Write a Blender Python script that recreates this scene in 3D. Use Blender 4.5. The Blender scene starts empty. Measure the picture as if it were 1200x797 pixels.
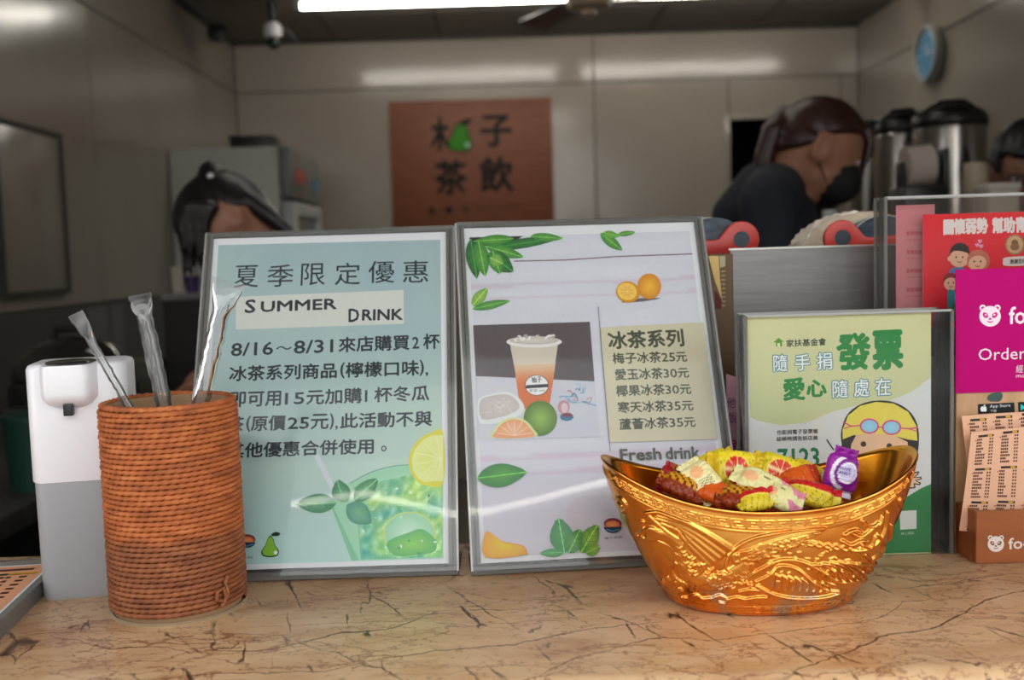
import bpy, bmesh, math, random
import numpy as np
from mathutils import Vector, Matrix, noise

R_ = math.radians
SC = bpy.context.scene
COL = SC.collection
random.seed(7)

# ---------------------------------------------------------------- camera
CAMZ = 1.2557
FPX = 1238.0
cam_d = bpy.data.cameras.new('camera')
cam_d.sensor_width = 36.0
cam_d.lens = 36.0 * FPX / 1200.0
cam_d.clip_start = 0.02
cam_d.dof.use_dof = True
cam_d.dof.focus_distance = 0.81
cam_d.dof.aperture_fstop = 6.2
cam = bpy.data.objects.new('camera', cam_d)
cam.location = (0, 0, CAMZ)
CR = Matrix.Rotation(R_(90 - 4.597), 4, 'X') @ Matrix.Rotation(R_(-1.743), 4, 'Z')
cam.rotation_euler = CR.to_euler()
COL.objects.link(cam)
SC.camera = cam
SC.view_settings.view_transform = 'Standard'
SC.view_settings.look = 'None'
SC.view_settings.gamma = 1.0
SC.view_settings.exposure = 0.5
SC.view_settings.use_curve_mapping = False

# ---------------------------------------------------------------- sky
wd = bpy.data.worlds.new('overcast_sky')
SC.world = wd
wd.use_nodes = True
nt = wd.node_tree
nt.nodes.clear()
wo = nt.nodes.new('ShaderNodeOutputWorld')
bg = nt.nodes.new('ShaderNodeBackground')
tc = nt.nodes.new('ShaderNodeTexCoord')
sp = nt.nodes.new('ShaderNodeSeparateXYZ')
cr = nt.nodes.new('ShaderNodeValToRGB')
nt.links.new(tc.outputs['Generated'], sp.inputs[0])
nt.links.new(sp.outputs['Z'], cr.inputs[0])
cr.color_ramp.elements[0].position = 0.0
cr.color_ramp.elements[0].color = (1.0, 0.97, 0.93, 1)
cr.color_ramp.elements[1].position = 0.8
cr.color_ramp.elements[1].color = (0.9, 0.95, 1.0, 1)
nt.links.new(cr.outputs[0], bg.inputs[0])
bg.inputs[1].default_value = 2.1
nt.links.new(bg.outputs[0], wo.inputs[0])

# ---------------------------------------------------------------- measuring
def ray(x, y):
    return (CR.to_3x3() @ Vector(((x - 600) / FPX, -(y - 398.5) / FPX, -1.0)))


def P(x, y, Y):
    """world point seen at photograph position x, y at depth Y"""
    d = ray(x, y)
    return Vector((0, 0, CAMZ)) + d * (Y / d.y)


def onplane(x, y, p0, n):
    d = ray(x, y)
    o = Vector((0, 0, CAMZ))
    return o + d * ((p0 - o).dot(n) / d.dot(n))


CRI = CR.to_3x3().transposed()


def proj(p):
    q = CRI @ (Vector(p) - Vector((0, 0, CAMZ)))
    return 600 + FPX * q.x / -q.z, 398.5 - FPX * q.y / -q.z


# ---------------------------------------------------------------- materials
def lin(c):
    c = c / 255.0
    return c / 12.92 if c < 0.04045 else ((c + 0.055) / 1.055) ** 2.4


def rgb(r, g, b, k=1.0):
    return (min(.95, lin(r) * k), min(.95, lin(g) * k), min(.95, lin(b) * k), 1)


def sock(n, *names):
    for a in names:
        if a in n.inputs:
            return n.inputs[a]


def new_mat(name):
    m = bpy.data.materials.new(name)
    m.use_nodes = True
    t = m.node_tree
    b = [n for n in t.nodes if n.type == 'BSDF_PRINCIPLED'][0]
    return m, t, b


def nd(t, kind, **kw):
    n = t.nodes.new(kind)
    for k, v in kw.items():
        if k in n.inputs:
            n.inputs[k].default_value = v
        else:
            setattr(n, k, v)
    return n


def ramp(t, stops):
    r = t.nodes.new('ShaderNodeValToRGB')
    e = r.color_ramp.elements
    while len(e) < len(stops):
        e.new(0.5)
    for i, (p, c) in enumerate(stops):
        e[i].position = p
        e[i].color = c if len(c) == 4 else (*c, 1)
    return r


def pbr(name, col, rough=0.5, metal=0.0, var=0.06, nscale=30.0, bump=0.0, bscale=200.0, coat=0.0,
        spec=0.5, stretch=None, emis=None, estr=0.0, trans=0.0, alpha=1.0, sss=0.0):
    m, t, b = new_mat(name)
    co = nd(t, 'ShaderNodeTexCoord')
    src = co.outputs['Object']
    if stretch:
        mp = nd(t, 'ShaderNodeMapping')
        mp.inputs['Scale'].default_value = stretch
        t.links.new(src, mp.inputs[0])
        src = mp.outputs[0]
    n = nd(t, 'ShaderNodeTexNoise', Scale=nscale, Detail=4.0)
    t.links.new(src, n.inputs['Vector'])
    c0 = tuple(max(0, c * (1 - var)) for c in col[:3])
    c1 = tuple(min(1, c * (1 + var)) for c in col[:3])
    r = ramp(t, [(0.3, c0), (0.7, c1)])
    t.links.new(n.outputs['Fac'], r.inputs[0])
    t.links.new(r.outputs[0], b.inputs['Base Color'])
    b.inputs['Roughness'].default_value = rough
    b.inputs['Metallic'].default_value = metal
    b.inputs['Specular IOR Level'].default_value = spec
    b.inputs['Coat Weight'].default_value = coat
    b.inputs['Coat Roughness'].default_value = 0.08
    b.inputs['Transmission Weight'].default_value = trans
    if bump:
        n2 = nd(t, 'ShaderNodeTexNoise', Scale=bscale, Detail=3.0)
        t.links.new(src, n2.inputs['Vector'])
        bp = nd(t, 'ShaderNodeBump', Strength=bump, Distance=0.002)
        t.links.new(n2.outputs['Fac'], bp.inputs['Height'])
        t.links.new(bp.outputs[0], b.inputs['Normal'])
    if emis:
        b.inputs['Emission Color'].default_value = emis
        b.inputs['Emission Strength'].default_value = estr
    return m


def clear_mat(name, tint=(1, 1, 1), rough=0.02, ior=1.49, haze=0.0, hazecol=(.8, .8, .8), streak=0.0):
    """thin clear sheet: lets light straight through, mirrors by Fresnel, with a little haze"""
    m = bpy.data.materials.new(name)
    m.use_nodes = True
    t = m.node_tree
    t.nodes.clear()
    out = nd(t, 'ShaderNodeOutputMaterial')
    tr = nd(t, 'ShaderNodeBsdfTransparent')
    tr.inputs[0].default_value = (*tint, 1)
    gl = nd(t, 'ShaderNodeBsdfGlossy')
    gl.inputs['Roughness'].default_value = rough
    fr = nd(t, 'ShaderNodeFresnel', IOR=ior)
    mx = nd(t, 'ShaderNodeMixShader')
    t.links.new(fr.outputs[0], mx.inputs[0])
    t.links.new(tr.outputs[0], mx.inputs[1])
    t.links.new(gl.outputs[0], mx.inputs[2])
    last = mx
    if haze:
        df = nd(t, 'ShaderNodeBsdfDiffuse')
        df.inputs[0].default_value = (*hazecol, 1)
        m2 = nd(t, 'ShaderNodeMixShader')
        m2.inputs[0].default_value = haze
        if streak:
            co = nd(t, 'ShaderNodeTexCoord')
            n = nd(t, 'ShaderNodeTexNoise', Scale=streak, Detail=5.0)
            t.links.new(co.outputs['Object'], n.inputs['Vector'])
            r = ramp(t, [(0.4, (haze * .3,) * 3), (0.7, (min(1, haze * 2.2),) * 3)])
            t.links.new(n.outputs['Fac'], r.inputs[0])
            t.links.new(r.outputs[0], m2.inputs[0])
        t.links.new(last.outputs[0], m2.inputs[1])
        t.links.new(df.outputs[0], m2.inputs[2])
        last = m2
    t.links.new(last.outputs[0], out.inputs[0])
    return m


def print_mat(name='printed_ink', rough=0.55):
    m, t, b = new_mat(name)
    a = nd(t, 'ShaderNodeAttribute')
    a.attribute_name = 'Col'
    co = nd(t, 'ShaderNodeTexCoord')
    n = nd(t, 'ShaderNodeTexNoise', Scale=700.0, Detail=2.0)
    t.links.new(co.outputs['Object'], n.inputs['Vector'])
    r = ramp(t, [(0.3, (.94, .94, .94)), (0.7, (1, 1, 1))])
    t.links.new(n.outputs['Fac'], r.inputs[0])
    mx = nd(t, 'ShaderNodeMix')
    mx.data_type = 'RGBA'
    mx.blend_type = 'MULTIPLY'
    mx.inputs[0].default_value = 1.0
    t.links.new(a.outputs['Color'], mx.inputs[6])
    t.links.new(r.outputs[0], mx.inputs[7])
    t.links.new(mx.outputs[2], b.inputs['Base Color'])
    b.inputs['Roughness'].default_value = rough
    b.inputs['Specular IOR Level'].default_value = 0.3
    return m


M = {}
M['ink'] = print_mat()
M['foil_ink'] = print_mat('printed_film', 0.28)
M['paper'] = pbr('white_paper', (.80, .80, .84), .6, var=.01, nscale=8)
M['acrylic'] = clear_mat('clear_acrylic_sheet', (.975, .98, .975), 0.03, 1.25, haze=.008, streak=18)
M['acrylic_old'] = clear_mat('scuffed_acrylic_sheet', (.93, .915, .90), 0.08, 1.22, haze=.02, hazecol=(.55, .5, .46), streak=9)
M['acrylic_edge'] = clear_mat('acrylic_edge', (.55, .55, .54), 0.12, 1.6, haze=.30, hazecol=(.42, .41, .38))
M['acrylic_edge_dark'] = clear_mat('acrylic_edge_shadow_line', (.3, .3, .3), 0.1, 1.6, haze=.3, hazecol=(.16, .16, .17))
M['acrylic_edge_bright'] = clear_mat('acrylic_edge_glint_line', (.8, .8, .8), 0.1, 2.2, haze=.5, hazecol=(.7, .7, .68))  # edge glint put into the haze colour
M['white_plastic'] = pbr('white_plastic', (.80, .80, .84), .32, var=.01, coat=.2)
M['black_plastic'] = pbr('black_plastic', (.012, .012, .013), .35)
M['black_gloss'] = pbr('black_gloss', (.02, .019, .016), .08)
M['dark_metal'] = pbr('dark_metal', (.05, .05, .05), .4, metal=.6)
M['steel'] = pbr('brushed_steel', (.25, .245, .24), .38, metal=.85, var=.12, nscale=14, stretch=(1, 1, 18))
M['steel_urn'] = pbr('polished_steel', (.38, .36, .34), .22, metal=1.0, var=.05)
M['steel_dark'] = pbr('dull_steel', (.09, .09, .09), .45, metal=.7, var=.2)
M['red_plastic'] = pbr('red_plastic', (.50, .035, .025), .35, var=.05)
M['skin'] = pbr('skin', (.36, .165, .10), .5, var=.06)
M['hair_red'] = pbr('auburn_hair', (.035, .012, .009), .38, var=.4, nscale=60, bump=.5, bscale=120)
M['hair'] = pbr('black_hair', (.008, .007, .007), .4, var=.3, nscale=60, bump=.5, bscale=120)
M['navy'] = pbr('navy_cloth', (.012, .015, .026), .85, var=.1)
M['black_cloth'] = pbr('black_cloth', (.012, .012, .012), .9, var=.1)
M['mask'] = pbr('black_face_mask', (.010, .010, .011), .8, var=.1)
M['mask_white'] = pbr('white_face_mask', (.5, .48, .46), .8, var=.05)
M['cream_paper'] = pbr('cream_paper', (.55, .50, .42), .7, var=.04)
M['fridge'] = pbr('fridge_enamel', (.56, .58, .53), .4, var=.04, nscale=3)
M['blue'] = pbr('blue_plastic', (.09, .30, .50), .4)
M['grey_plastic'] = pbr('grey_plastic', (.35, .34, .33), .4)


# ---------------------------------------------------------------- mesh tools
class MB:
    def __init__(s):
        s.b = bmesh.new()

    def box(s, x0, x1, y0, y1, z0, z1, mat=None):
        vs = [s.b.verts.new(v) for v in ((x0, y0, z0), (x1, y0, z0), (x1, y1, z0), (x0, y1, z0),
                                         (x0, y0, z1), (x1, y0, z1), (x1, y1, z1), (x0, y1, z1))]
        if mat is not None:
            for v in vs:
                v.co = mat @ v.co
        for f in ((0, 3, 2, 1), (4, 5, 6, 7), (0, 1, 5, 4), (1, 2, 6, 5), (2, 3, 7, 6), (3, 0, 4, 7)):
            s.b.faces.new([vs[i] for i in f])
        return s

    def tube(s, pts, rad, seg=12, cap=True):
        """tube along points with radius per point"""
        pts = [Vector(p) for p in pts]
        if not hasattr(rad, '__len__'):
            rad = [rad] * len(pts)
        rings = []
        up = Vector((0, 0, 1))
        prev = None
        for i, p in enumerate(pts):
            d = (pts[min(i + 1, len(pts) - 1)] - pts[max(i - 1, 0)]).normalized()
            if prev is None:
                a = d.orthogonal().normalized()
            else:
                a = (prev - d * prev.dot(d))
                a = a.normalized() if a.length > 1e-6 else d.orthogonal().normalized()
            prev = a
            bb = d.cross(a)
            rings.append([s.b.verts.new(p + (a * math.cos(2 * math.pi * k / seg) + bb * math.sin(2 * math.pi * k / seg)) * rad[i]) for k in range(seg)])
        for i in range(len(rings) - 1):
            for k in range(seg):
                s.b.faces.new((rings[i][k], rings[i][(k + 1) % seg], rings[i + 1][(k + 1) % seg], rings[i + 1][k]))
        if cap:
            s.b.faces.new(list(reversed(rings[0])))
            s.b.faces.new(rings[-1])
        return s

    def lathe(s, prof, seg=48, c=(0, 0, 0), sx=1, sy=1, cap=True):
        """profile of (r, z) turned about z"""
        rings = []
        for r, z in prof:
            rings.append([s.b.verts.new((c[0] + r * sx * math.cos(2 * math.pi * k / seg), c[1] + r * sy * math.sin(2 * math.pi * k / seg), c[2] + z)) for k in range(seg)])
        for i in range(len(rings) - 1):
            for k in range(seg):
                s.b.faces.new((rings[i][k], rings[i][(k + 1) % seg], rings[i + 1][(k + 1) % seg], rings[i + 1][k]))
        if cap:
            s.b.faces.new(list(reversed(rings[0])))
            s.b.faces.new(rings[-1])
        return s

    def ball(s, c, r, mat=None, sub=3):
        if not hasattr(r, '__len__'):
            r = (r, r, r)
        m = Matrix.Translation(c) @ (mat or Matrix()) @ Matrix.Diagonal((*r, 1))
        bmesh.ops.create_icosphere(s.b, subdivisions=sub, radius=1, matrix=m)
        return s

    def prism(s, pts, y0, y1, axis='y'):
        """outline of (x, z) points given thickness along y"""
        a = [s.b.verts.new((x, y0, z)) for x, z in pts]
        b = [s.b.verts.new((x, y1, z)) for x, z in pts]
        s.b.faces.new(a)
        s.b.faces.new(list(reversed(b)))
        n = len(pts)
        for i in range(n):
            s.b.faces.new((a[i], b[i], b[(i + 1) % n], a[(i + 1) % n]))
        return s

    def loft(s, rings, cap=True):
        vr = [[s.b.verts.new(p) for p in r] for r in rings]
        n = len(vr[0])
        for i in range(len(vr) - 1):
            for k in range(n):
                s.b.faces.new((vr[i][k], vr[i][(k + 1) % n], vr[i + 1][(k + 1) % n], vr[i + 1][k]))
        if cap:
            s.b.faces.new(list(reversed(vr[0])))
            s.b.faces.new(vr[-1])
        return s

    def obj(s, name, mat, parent=None, smooth=True, bevel=0.0, bseg=2, remesh=0.0, angle=35, smooth_it=0, loc=None, rot=None):
        bmesh.ops.recalc_face_normals(s.b, faces=s.b.faces)
        me = bpy.data.meshes.new(name)
        s.b.to_mesh(me)
        s.b.free()
        o = bpy.data.objects.new(name, me)
        COL.objects.link(o)
        if remesh or bevel:
            if remesh:
                md = o.modifiers.new('r', 'REMESH')
                md.mode = 'VOXEL'
                md.voxel_size = remesh
                if smooth_it:
                    ms = o.modifiers.new('s', 'SMOOTH')
                    ms.factor = 0.6
                    ms.iterations = smooth_it
            if bevel:
                md = o.modifiers.new('b', 'BEVEL')
                md.width = bevel
                md.segments = bseg
                md.limit_method = 'ANGLE'
                md.angle_limit = R_(30)
            dg = bpy.context.evaluated_depsgraph_get()
            m2 = bpy.data.meshes.new_from_object(o.evaluated_get(dg))
            o.modifiers.clear()
            o.data = m2
            m2.name = name
            bpy.data.meshes.remove(me)
            me = m2
        if mat:
            me.materials.clear()
            me.materials.append(mat)
        if smooth:
            try:
                me.shade_smooth()
            except Exception:
                me.polygons.foreach_set('use_smooth', [True] * len(me.polygons))
            if angle and not remesh:
                try:
                    me.set_sharp_from_angle(angle=R_(angle))
                except Exception:
                    pass
        if parent:
            o.parent = parent
        if loc is not None:
            o.location = loc
        if rot is not None:
            o.rotation_euler = rot
        return o


def tag(o, label, cat, group=None, kind=None):
    o['label'] = label
    o['category'] = cat
    if group:
        o['group'] = group
    if kind:
        o['kind'] = kind
    return o


def thing(name, label, cat, loc=(0, 0, 0), rot=(0, 0, 0), group=None):
    o = bpy.data.objects.new(name, None)
    o.empty_display_size = 0.05
    COL.objects.link(o)
    o.location = loc
    o.rotation_euler = rot
    return tag(o, label, cat, group)


def struct(o):
    o['kind'] = 'structure'
    return o


def np_mesh(name, verts, faces, mat, parent=None, cols=None, smooth=True):
    me = bpy.data.meshes.new(name)
    me.from_pydata([tuple(v) for v in verts], [], faces)
    if cols is not None:
        a = me.color_attributes.new('Col', 'FLOAT_COLOR', 'POINT')
        a.data.foreach_set('color', np.asarray(cols, np.float32).ravel())
    if smooth:
        me.polygons.foreach_set('use_smooth', [True] * len(me.polygons))
    me.materials.append(mat)
    me.update()
    o = bpy.data.objects.new(name, me)
    COL.objects.link(o)
    if parent:
        o.parent = parent
    return o


def rrect(x0, x1, z0, z1, r, n=5):
    pts = []
    for cx, cz, a0 in ((x1 - r, z0 + r, -90), (x1 - r, z1 - r, 0), (x0 + r, z1 - r, 90), (x0 + r, z0 + r, 180)):
        for k in range(n + 1):
            a = R_(a0 + 90 * k / n)
            pts.append((cx + r * math.cos(a), cz + r * math.sin(a)))
    return pts


# ---------------------------------------------------------------- flat print
_tcache = {}


def text_geom(s):
    if s in _tcache:
        return _tcache[s]
    cu = bpy.data.curves.new('t', 'FONT')
    cu.body = s
    cu.size = 1.0
    cu.resolution_u = 2
    o = bpy.data.objects.new('t', cu)
    COL.objects.link(o)
    bpy.context.view_layer.update()
    dg = bpy.context.evaluated_depsgraph_get()
    me = bpy.data.meshes.new_from_object(o.evaluated_get(dg))
    v = np.array([tuple(q.co)[:2] for q in me.vertices]) if len(me.vertices) else np.zeros((0, 2))
    f = [tuple(p.vertices) for p in me.polygons]
    bpy.data.objects.remove(o)
    bpy.data.curves.remove(cu)
    bpy.data.meshes.remove(me)
    _tcache[s] = (v, f)
    return v, f


def spline(pts, n=6, closed=True):
    """Catmull-Rom through points"""
    out = []
    m = len(pts)
    rng = range(m) if closed else range(m - 1)
    for i in rng:
        p0 = pts[(i - 1) % m] if closed or i > 0 else pts[0]
        p1 = pts[i]
        p2 = pts[(i + 1) % m]
        p3 = pts[(i + 2) % m] if closed or i + 2 < m else pts[-1]
        for k in range(n):
            t = k / n
            out.append(tuple(0.5 * (2 * p1[j] + (p2[j] - p0[j]) * t + (2 * p0[j] - 5 * p1[j] + 4 * p2[j] - p3[j]) * t * t
                                    + (3 * p1[j] - p0[j] - 3 * p2[j] + p3[j]) * t ** 3) for j in (0, 1)))
    if not closed:
        out.append(tuple(pts[-1]))
    return out


class Sheet:
    """flat print on a real sheet. Coordinates are measured in the photograph and
    carried onto the sheet's own plane, so the print lies on it like ink."""

    def __init__(s, parent, loc, rot, step=5e-6, gain=1.12, mat='ink'):
        s.par = parent
        s.M = Matrix.Translation(loc) @ Matrix(rot).to_4x4() if not isinstance(rot, tuple) else \
            Matrix.Translation(loc) @ (Matrix.Rotation(rot[2], 4, 'Z') @ Matrix.Rotation(rot[1], 4, 'Y') @ Matrix.Rotation(rot[0], 4, 'X'))
        s.Mi = s.M.inverted()
        s.p0 = s.M.translation.copy()
        s.n = (s.M.to_3x3() @ Vector((0, 1, 0))).normalized()
        s.d = -1e-4
        s.step = step
        s.gain = gain
        s.mat = M[mat]
        s.parts = {}

    def loc(s, x, y):
        q = s.Mi @ onplane(x, y, s.p0, s.n)
        return q.x, q.z

    def _b(s, part):
        return s.parts.setdefault(part, ([], [], []))

    def add(s, part, uv, faces, cols):
        V, F, C = s._b(part)
        k = len(V)
        V += [(u, s.d, w) for u, w in uv]
        F += [tuple(i + k for i in f) for f in faces]
        C += cols
        s.d -= s.step

    def c(s, col):
        if len(col) == 3:
            return rgb(*col, s.gain)
        return col

    def poly(s, pts, col, part='printed_picture', center=None, smooth=0):
        if smooth:
            pts = spline(pts, smooth)
        uv = [s.loc(*p) for p in pts]
        if center is not None:
            cx = sum(p[0] for p in uv) / len(uv)
            cz = sum(p[1] for p in uv) / len(uv)
            n = len(uv)
            s.add(part, uv + [(cx, cz)], [(i, (i + 1) % n, n) for i in range(n)], [s.c(col)] * n + [s.c(center)])
        else:
            # triangulate through bmesh for concave shapes
            b = bmesh.new()
            f = b.faces.new([b.verts.new((u, w, 0)) for u, w in uv])
            r = bmesh.ops.triangulate(b, faces=[f])
            b.verts.index_update()
            fs = [tuple(v.index for v in q.verts) for q in b.faces]
            vv = [(v.co.x, v.co.y) for v in b.verts]
            b.free()
            s.add(part, vv, fs, [s.c(col)] * len(vv))

    def ell(s, cx, cy, rx, ry, col, part='printed_picture', center=None, rot=0, n=28, a0=0, a1=360):
        r = R_(rot)
        pts = []
        full = (a1 - a0) >= 360
        for k in range(n + (0 if full else 1)):
            a = R_(a0 + (a1 - a0) * k / n)
            x, y = rx * math.cos(a), ry * math.sin(a)
            pts.append((cx + x * math.cos(r) - y * math.sin(r), cy + x * math.sin(r) + y * math.cos(r)))
        s.poly(pts, col, part, center)

    def line(s, pts, w, col, part='printed_picture', smooth=0, taper=False):
        if smooth:
            pts = spline(pts, smooth, closed=False)
        L, Rr = [], []
        n = len(pts)
        for i, p in enumerate(pts):
            a = pts[max(i - 1, 0)]
            b = pts[min(i + 1, n - 1)]
            dx, dy = b[0] - a[0], b[1] - a[1]
            q = math.hypot(dx, dy) or 1
            ww = w / 2 * (math.sin(math.pi * (i + .3) / (n - .4)) if taper else 1)
            L.append((p[0] - dy / q * ww, p[1] + dx / q * ww))
            Rr.append((p[0] + dy / q * ww, p[1] - dx / q * ww))
        uv = [s.loc(*p) for p in L] + [s.loc(*p) for p in Rr]
        s.add(part, uv, [(i, i + 1, n + i + 1, n + i) for i in range(n - 1)], [s.c(col)] * (2 * n))

    def grid(s, quad, nx, ny, fn, part='printed_picture'):
        """quad = TL, TR, BR, BL in photo px; fn(u, v) -> colour 0..255"""
        tl, tr, br, bl = [s.loc(*p) for p in quad]
        uv, cols, fs = [], [], []
        for j in range(ny + 1):
            v = j / ny
            for i in range(nx + 1):
                u = i / nx
                uv.append(tuple((tl[k] * (1 - u) + tr[k] * u) * (1 - v) + (bl[k] * (1 - u) + br[k] * u) * v for k in (0, 1)))
                cols.append(s.c(fn(u, v)))
        for j in range(ny):
            for i in range(nx):
                a = j * (nx + 1) + i
                fs.append((a, a + 1, a + nx + 2, a + nx + 1))
        s.add(part, uv, fs, cols)

    def text(s, st, p0, p1, h, col, bold=0.0, part='printed_text', squash=True, keep=False):
        """p0, p1: bottom left and bottom right of the lettering in photo px, h its height in px"""
        v, f = text_geom(st)
        if not len(v):
            return
        a = Vector(s.loc(*p0))
        b = Vector(s.loc(*p1))
        t = Vector(s.loc((p0[0] + p1[0]) / 2, (p0[1] + p1[1]) / 2 - h)) - (a + b) / 2
        mn, mxx = v.min(0), v.max(0)
        ex = (b - a)
        wx = ex.length
        ex = ex / wx
        ez = Vector((-ex.y, ex.x))
        hh = t.dot(ez)
        if keep:
            hh = wx * (mxx[1] - mn[1]) / (mxx[0] - mn[0])
        sx = wx / (mxx[0] - mn[0])
        sz = hh / (mxx[1] - mn[1])
        offs = [(0, 0)]
        if bold:
            bo = bold * hh
            offs = [(bo, 0), (-bo, 0), (0, bo), (0, -bo)]
            if bold > .03:
                offs += [(bo * .7, bo * .7), (-bo * .7, -bo * .7), (bo * .7, -bo * .7), (-bo * .7, bo * .7)]
        for ox, oz in offs:
            uv = []
            for q in v:
                p = a + ex * ((q[0] - mn[0]) * sx + ox) + ez * ((q[1] - mn[1]) * sz + oz)
                uv.append((p.x, p.y))
            s.add(part, uv, f, [s.c(col)] * len(uv))
            if bold:
                s.d += s.step * .8
        s.d -= s.step

    def done(s, **labels):
        out = {}
        for k, (V, F, C) in s.parts.items():
            o = np_mesh(k, V, F, s.mat, s.par, C, smooth=False)
            out[k] = o
        return out



# ================================================================ SETTING
XL, XR, YB, ZC = -1.482, 1.95, 5.9, 2.457      # room: left, right, back, ceiling
ZS = 2.185                                      # the seam that runs round the wall panels


def wall_panel_mat(name, col, rough=.16):
    m, t, b = new_mat(name)
    co = nd(t, 'ShaderNodeTexCoord')
    n = nd(t, 'ShaderNodeTexNoise', Scale=1.3, Detail=3.0)
    t.links.new(co.outputs['Object'], n.inputs['Vector'])
    r = ramp(t, [(0.3, tuple(c * .9 for c in col)), (0.7, tuple(c * 1.06 for c in col))])
    t.links.new(n.outputs['Fac'], r.inputs[0])
    t.links.new(r.outputs[0], b.inputs['Base Color'])
    b.inputs['Roughness'].default_value = rough
    b.inputs['Specular IOR Level'].default_value = .55
    n2 = nd(t, 'ShaderNodeTexNoise', Scale=3.2, Detail=3.0)
    mp = nd(t, 'ShaderNodeMapping')
    mp.inputs['Scale'].default_value = (1, 1, .5)
    t.links.new(co.outputs['Object'], mp.inputs[0])
    t.links.new(mp.outputs[0], n2.inputs['Vector'])
    bp = nd(t, 'ShaderNodeBump', Strength=.35, Distance=.012)
    t.links.new(n2.outputs['Fac'], bp.inputs['Height'])
    t.links.new(bp.outputs[0], b.inputs['Normal'])
    return m


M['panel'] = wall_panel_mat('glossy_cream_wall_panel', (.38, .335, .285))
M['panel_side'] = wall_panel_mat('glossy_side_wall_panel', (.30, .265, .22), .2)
M['backsplash'] = pbr('dull_metal_backsplash', (.085, .085, .085), .35, metal=.3, var=.15, nscale=3)
M['ceil'] = pbr('ceiling_board', (.20, .18, .155), .8, var=.08, nscale=3)
M['seam'] = pbr('dark_joint', (.05, .045, .04), .8)
M['tile'] = pbr('floor_tile', (.16, .14, .12), .4, var=.15, nscale=2)
M['concrete'] = pbr('street_concrete', (.42, .40, .37), .9, var=.15, nscale=.8)
M['facade'] = pbr('facade_plaster', (.42, .40, .37), .85, var=.1, nscale=.6)
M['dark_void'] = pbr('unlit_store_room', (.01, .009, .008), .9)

# floor
m = MB(); m.box(XL - .1, XR + .1, .62, YB + 1.3, -.1, 0)
struct(m.obj('floor', M['tile'], smooth=False))
m = MB(); m.box(-14, 14, -16, .62, -.12, -.02)
struct(m.obj('trim_3', M['concrete'], smooth=False))

# ceiling with laid-in boards
m = MB(); m.box(XL - .1, XR + .1, .95, YB + .1, ZC + .012, ZC + .10)
ceil = struct(m.obj('ceiling', M['seam'], smooth=False))
nx, ny = 6, 8
tw, td = (XR - XL) / nx, (YB - .95) / ny
m = MB(); m.box(-tw / 2 + .006, tw / 2 - .006, -td / 2 + .006, td / 2 - .006, 0, .012)
t0 = m.obj('ceiling_tile', M['ceil'], ceil, bevel=.002, bseg=1)
first = True
for i in range(nx):
    for j in range(ny):
        o = t0 if first else t0.copy()
        if not first:
            COL.objects.link(o)
            o.parent = ceil
        first = False
        o.location = (XL + tw * (i + .5), .95 + td * (j + .5), ZC + random.uniform(0, .002))


def panels(wall, name, mat, rects, axis):
    """big wall sheets standing 8 mm proud, 5 mm joints between"""
    for a0, a1, z0, z1 in rects:
        g = .003
        m = MB()
        if axis == 'back':
            m.box(a0 + g, a1 - g, YB - .008, YB, z0 + g, z1 - g)
        elif axis == 'left':
            m.box(XL, XL + .008, a0 + g, a1 - g, z0 + g, z1 - g)
        else:
            m.box(XR - .008, XR, a0 + g, a1 - g, z0 + g, z1 - g)
        m.obj(name, mat, wall, bevel=.0015, bseg=1)


# back wall (a doorway to an unlit store room on the right)
DX0, DX1, DZ = P(854, 140, YB).x, P(854, 140, YB).x + .80, P(854, 141, YB).z
DX1 = min(DX1, P(985, 140, YB).x)
m = MB()
m.box(XL - .1, DX0, YB, YB + .1, 0, ZC + .1).box(DX1, XR + .1, YB, YB + .1, 0, ZC + .1).box(DX0, DX1, YB, YB + .1, DZ, ZC + .1)
wb = struct(m.obj('wall_back', M['seam'], smooth=False))
XS = P(697, 150, YB).x
panels(wb, 'wall_panel', M['panel'],
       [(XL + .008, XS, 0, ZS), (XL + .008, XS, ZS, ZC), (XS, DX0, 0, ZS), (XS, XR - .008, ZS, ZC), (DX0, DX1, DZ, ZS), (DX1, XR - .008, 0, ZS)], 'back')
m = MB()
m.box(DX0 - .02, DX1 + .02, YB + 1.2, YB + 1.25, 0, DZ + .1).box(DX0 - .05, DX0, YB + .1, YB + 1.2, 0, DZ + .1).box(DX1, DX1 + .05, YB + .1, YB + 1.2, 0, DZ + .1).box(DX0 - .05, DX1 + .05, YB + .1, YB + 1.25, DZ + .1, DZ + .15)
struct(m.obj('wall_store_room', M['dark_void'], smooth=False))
m = MB()
m.box(DX0 - .025, DX0 + .004, YB - .02, YB + .1, 0, DZ + .02).box(DX1 - .004, DX1 + .025, YB - .02, YB + .1, 0, DZ + .02).box(DX0 + .004, DX1 - .004, YB - .02, YB + .1, DZ, DZ + .02)
struct(m.obj('door_1', M['panel_side'], bevel=.002))

# left wall
m = MB(); m.box(XL - .1, XL, .62, YB, 0, ZC + .1)
wl = struct(m.obj('wall_left', M['seam'], smooth=False))
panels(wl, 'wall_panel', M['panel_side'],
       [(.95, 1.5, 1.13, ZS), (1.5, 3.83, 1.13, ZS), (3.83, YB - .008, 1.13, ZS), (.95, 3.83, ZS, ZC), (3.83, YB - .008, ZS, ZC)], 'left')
panels(wl, 'backsplash', M['backsplash'], [(.95, 3.0, .0, 1.13), (3.0, YB - .008, .0, 1.13)], 'left')
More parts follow.
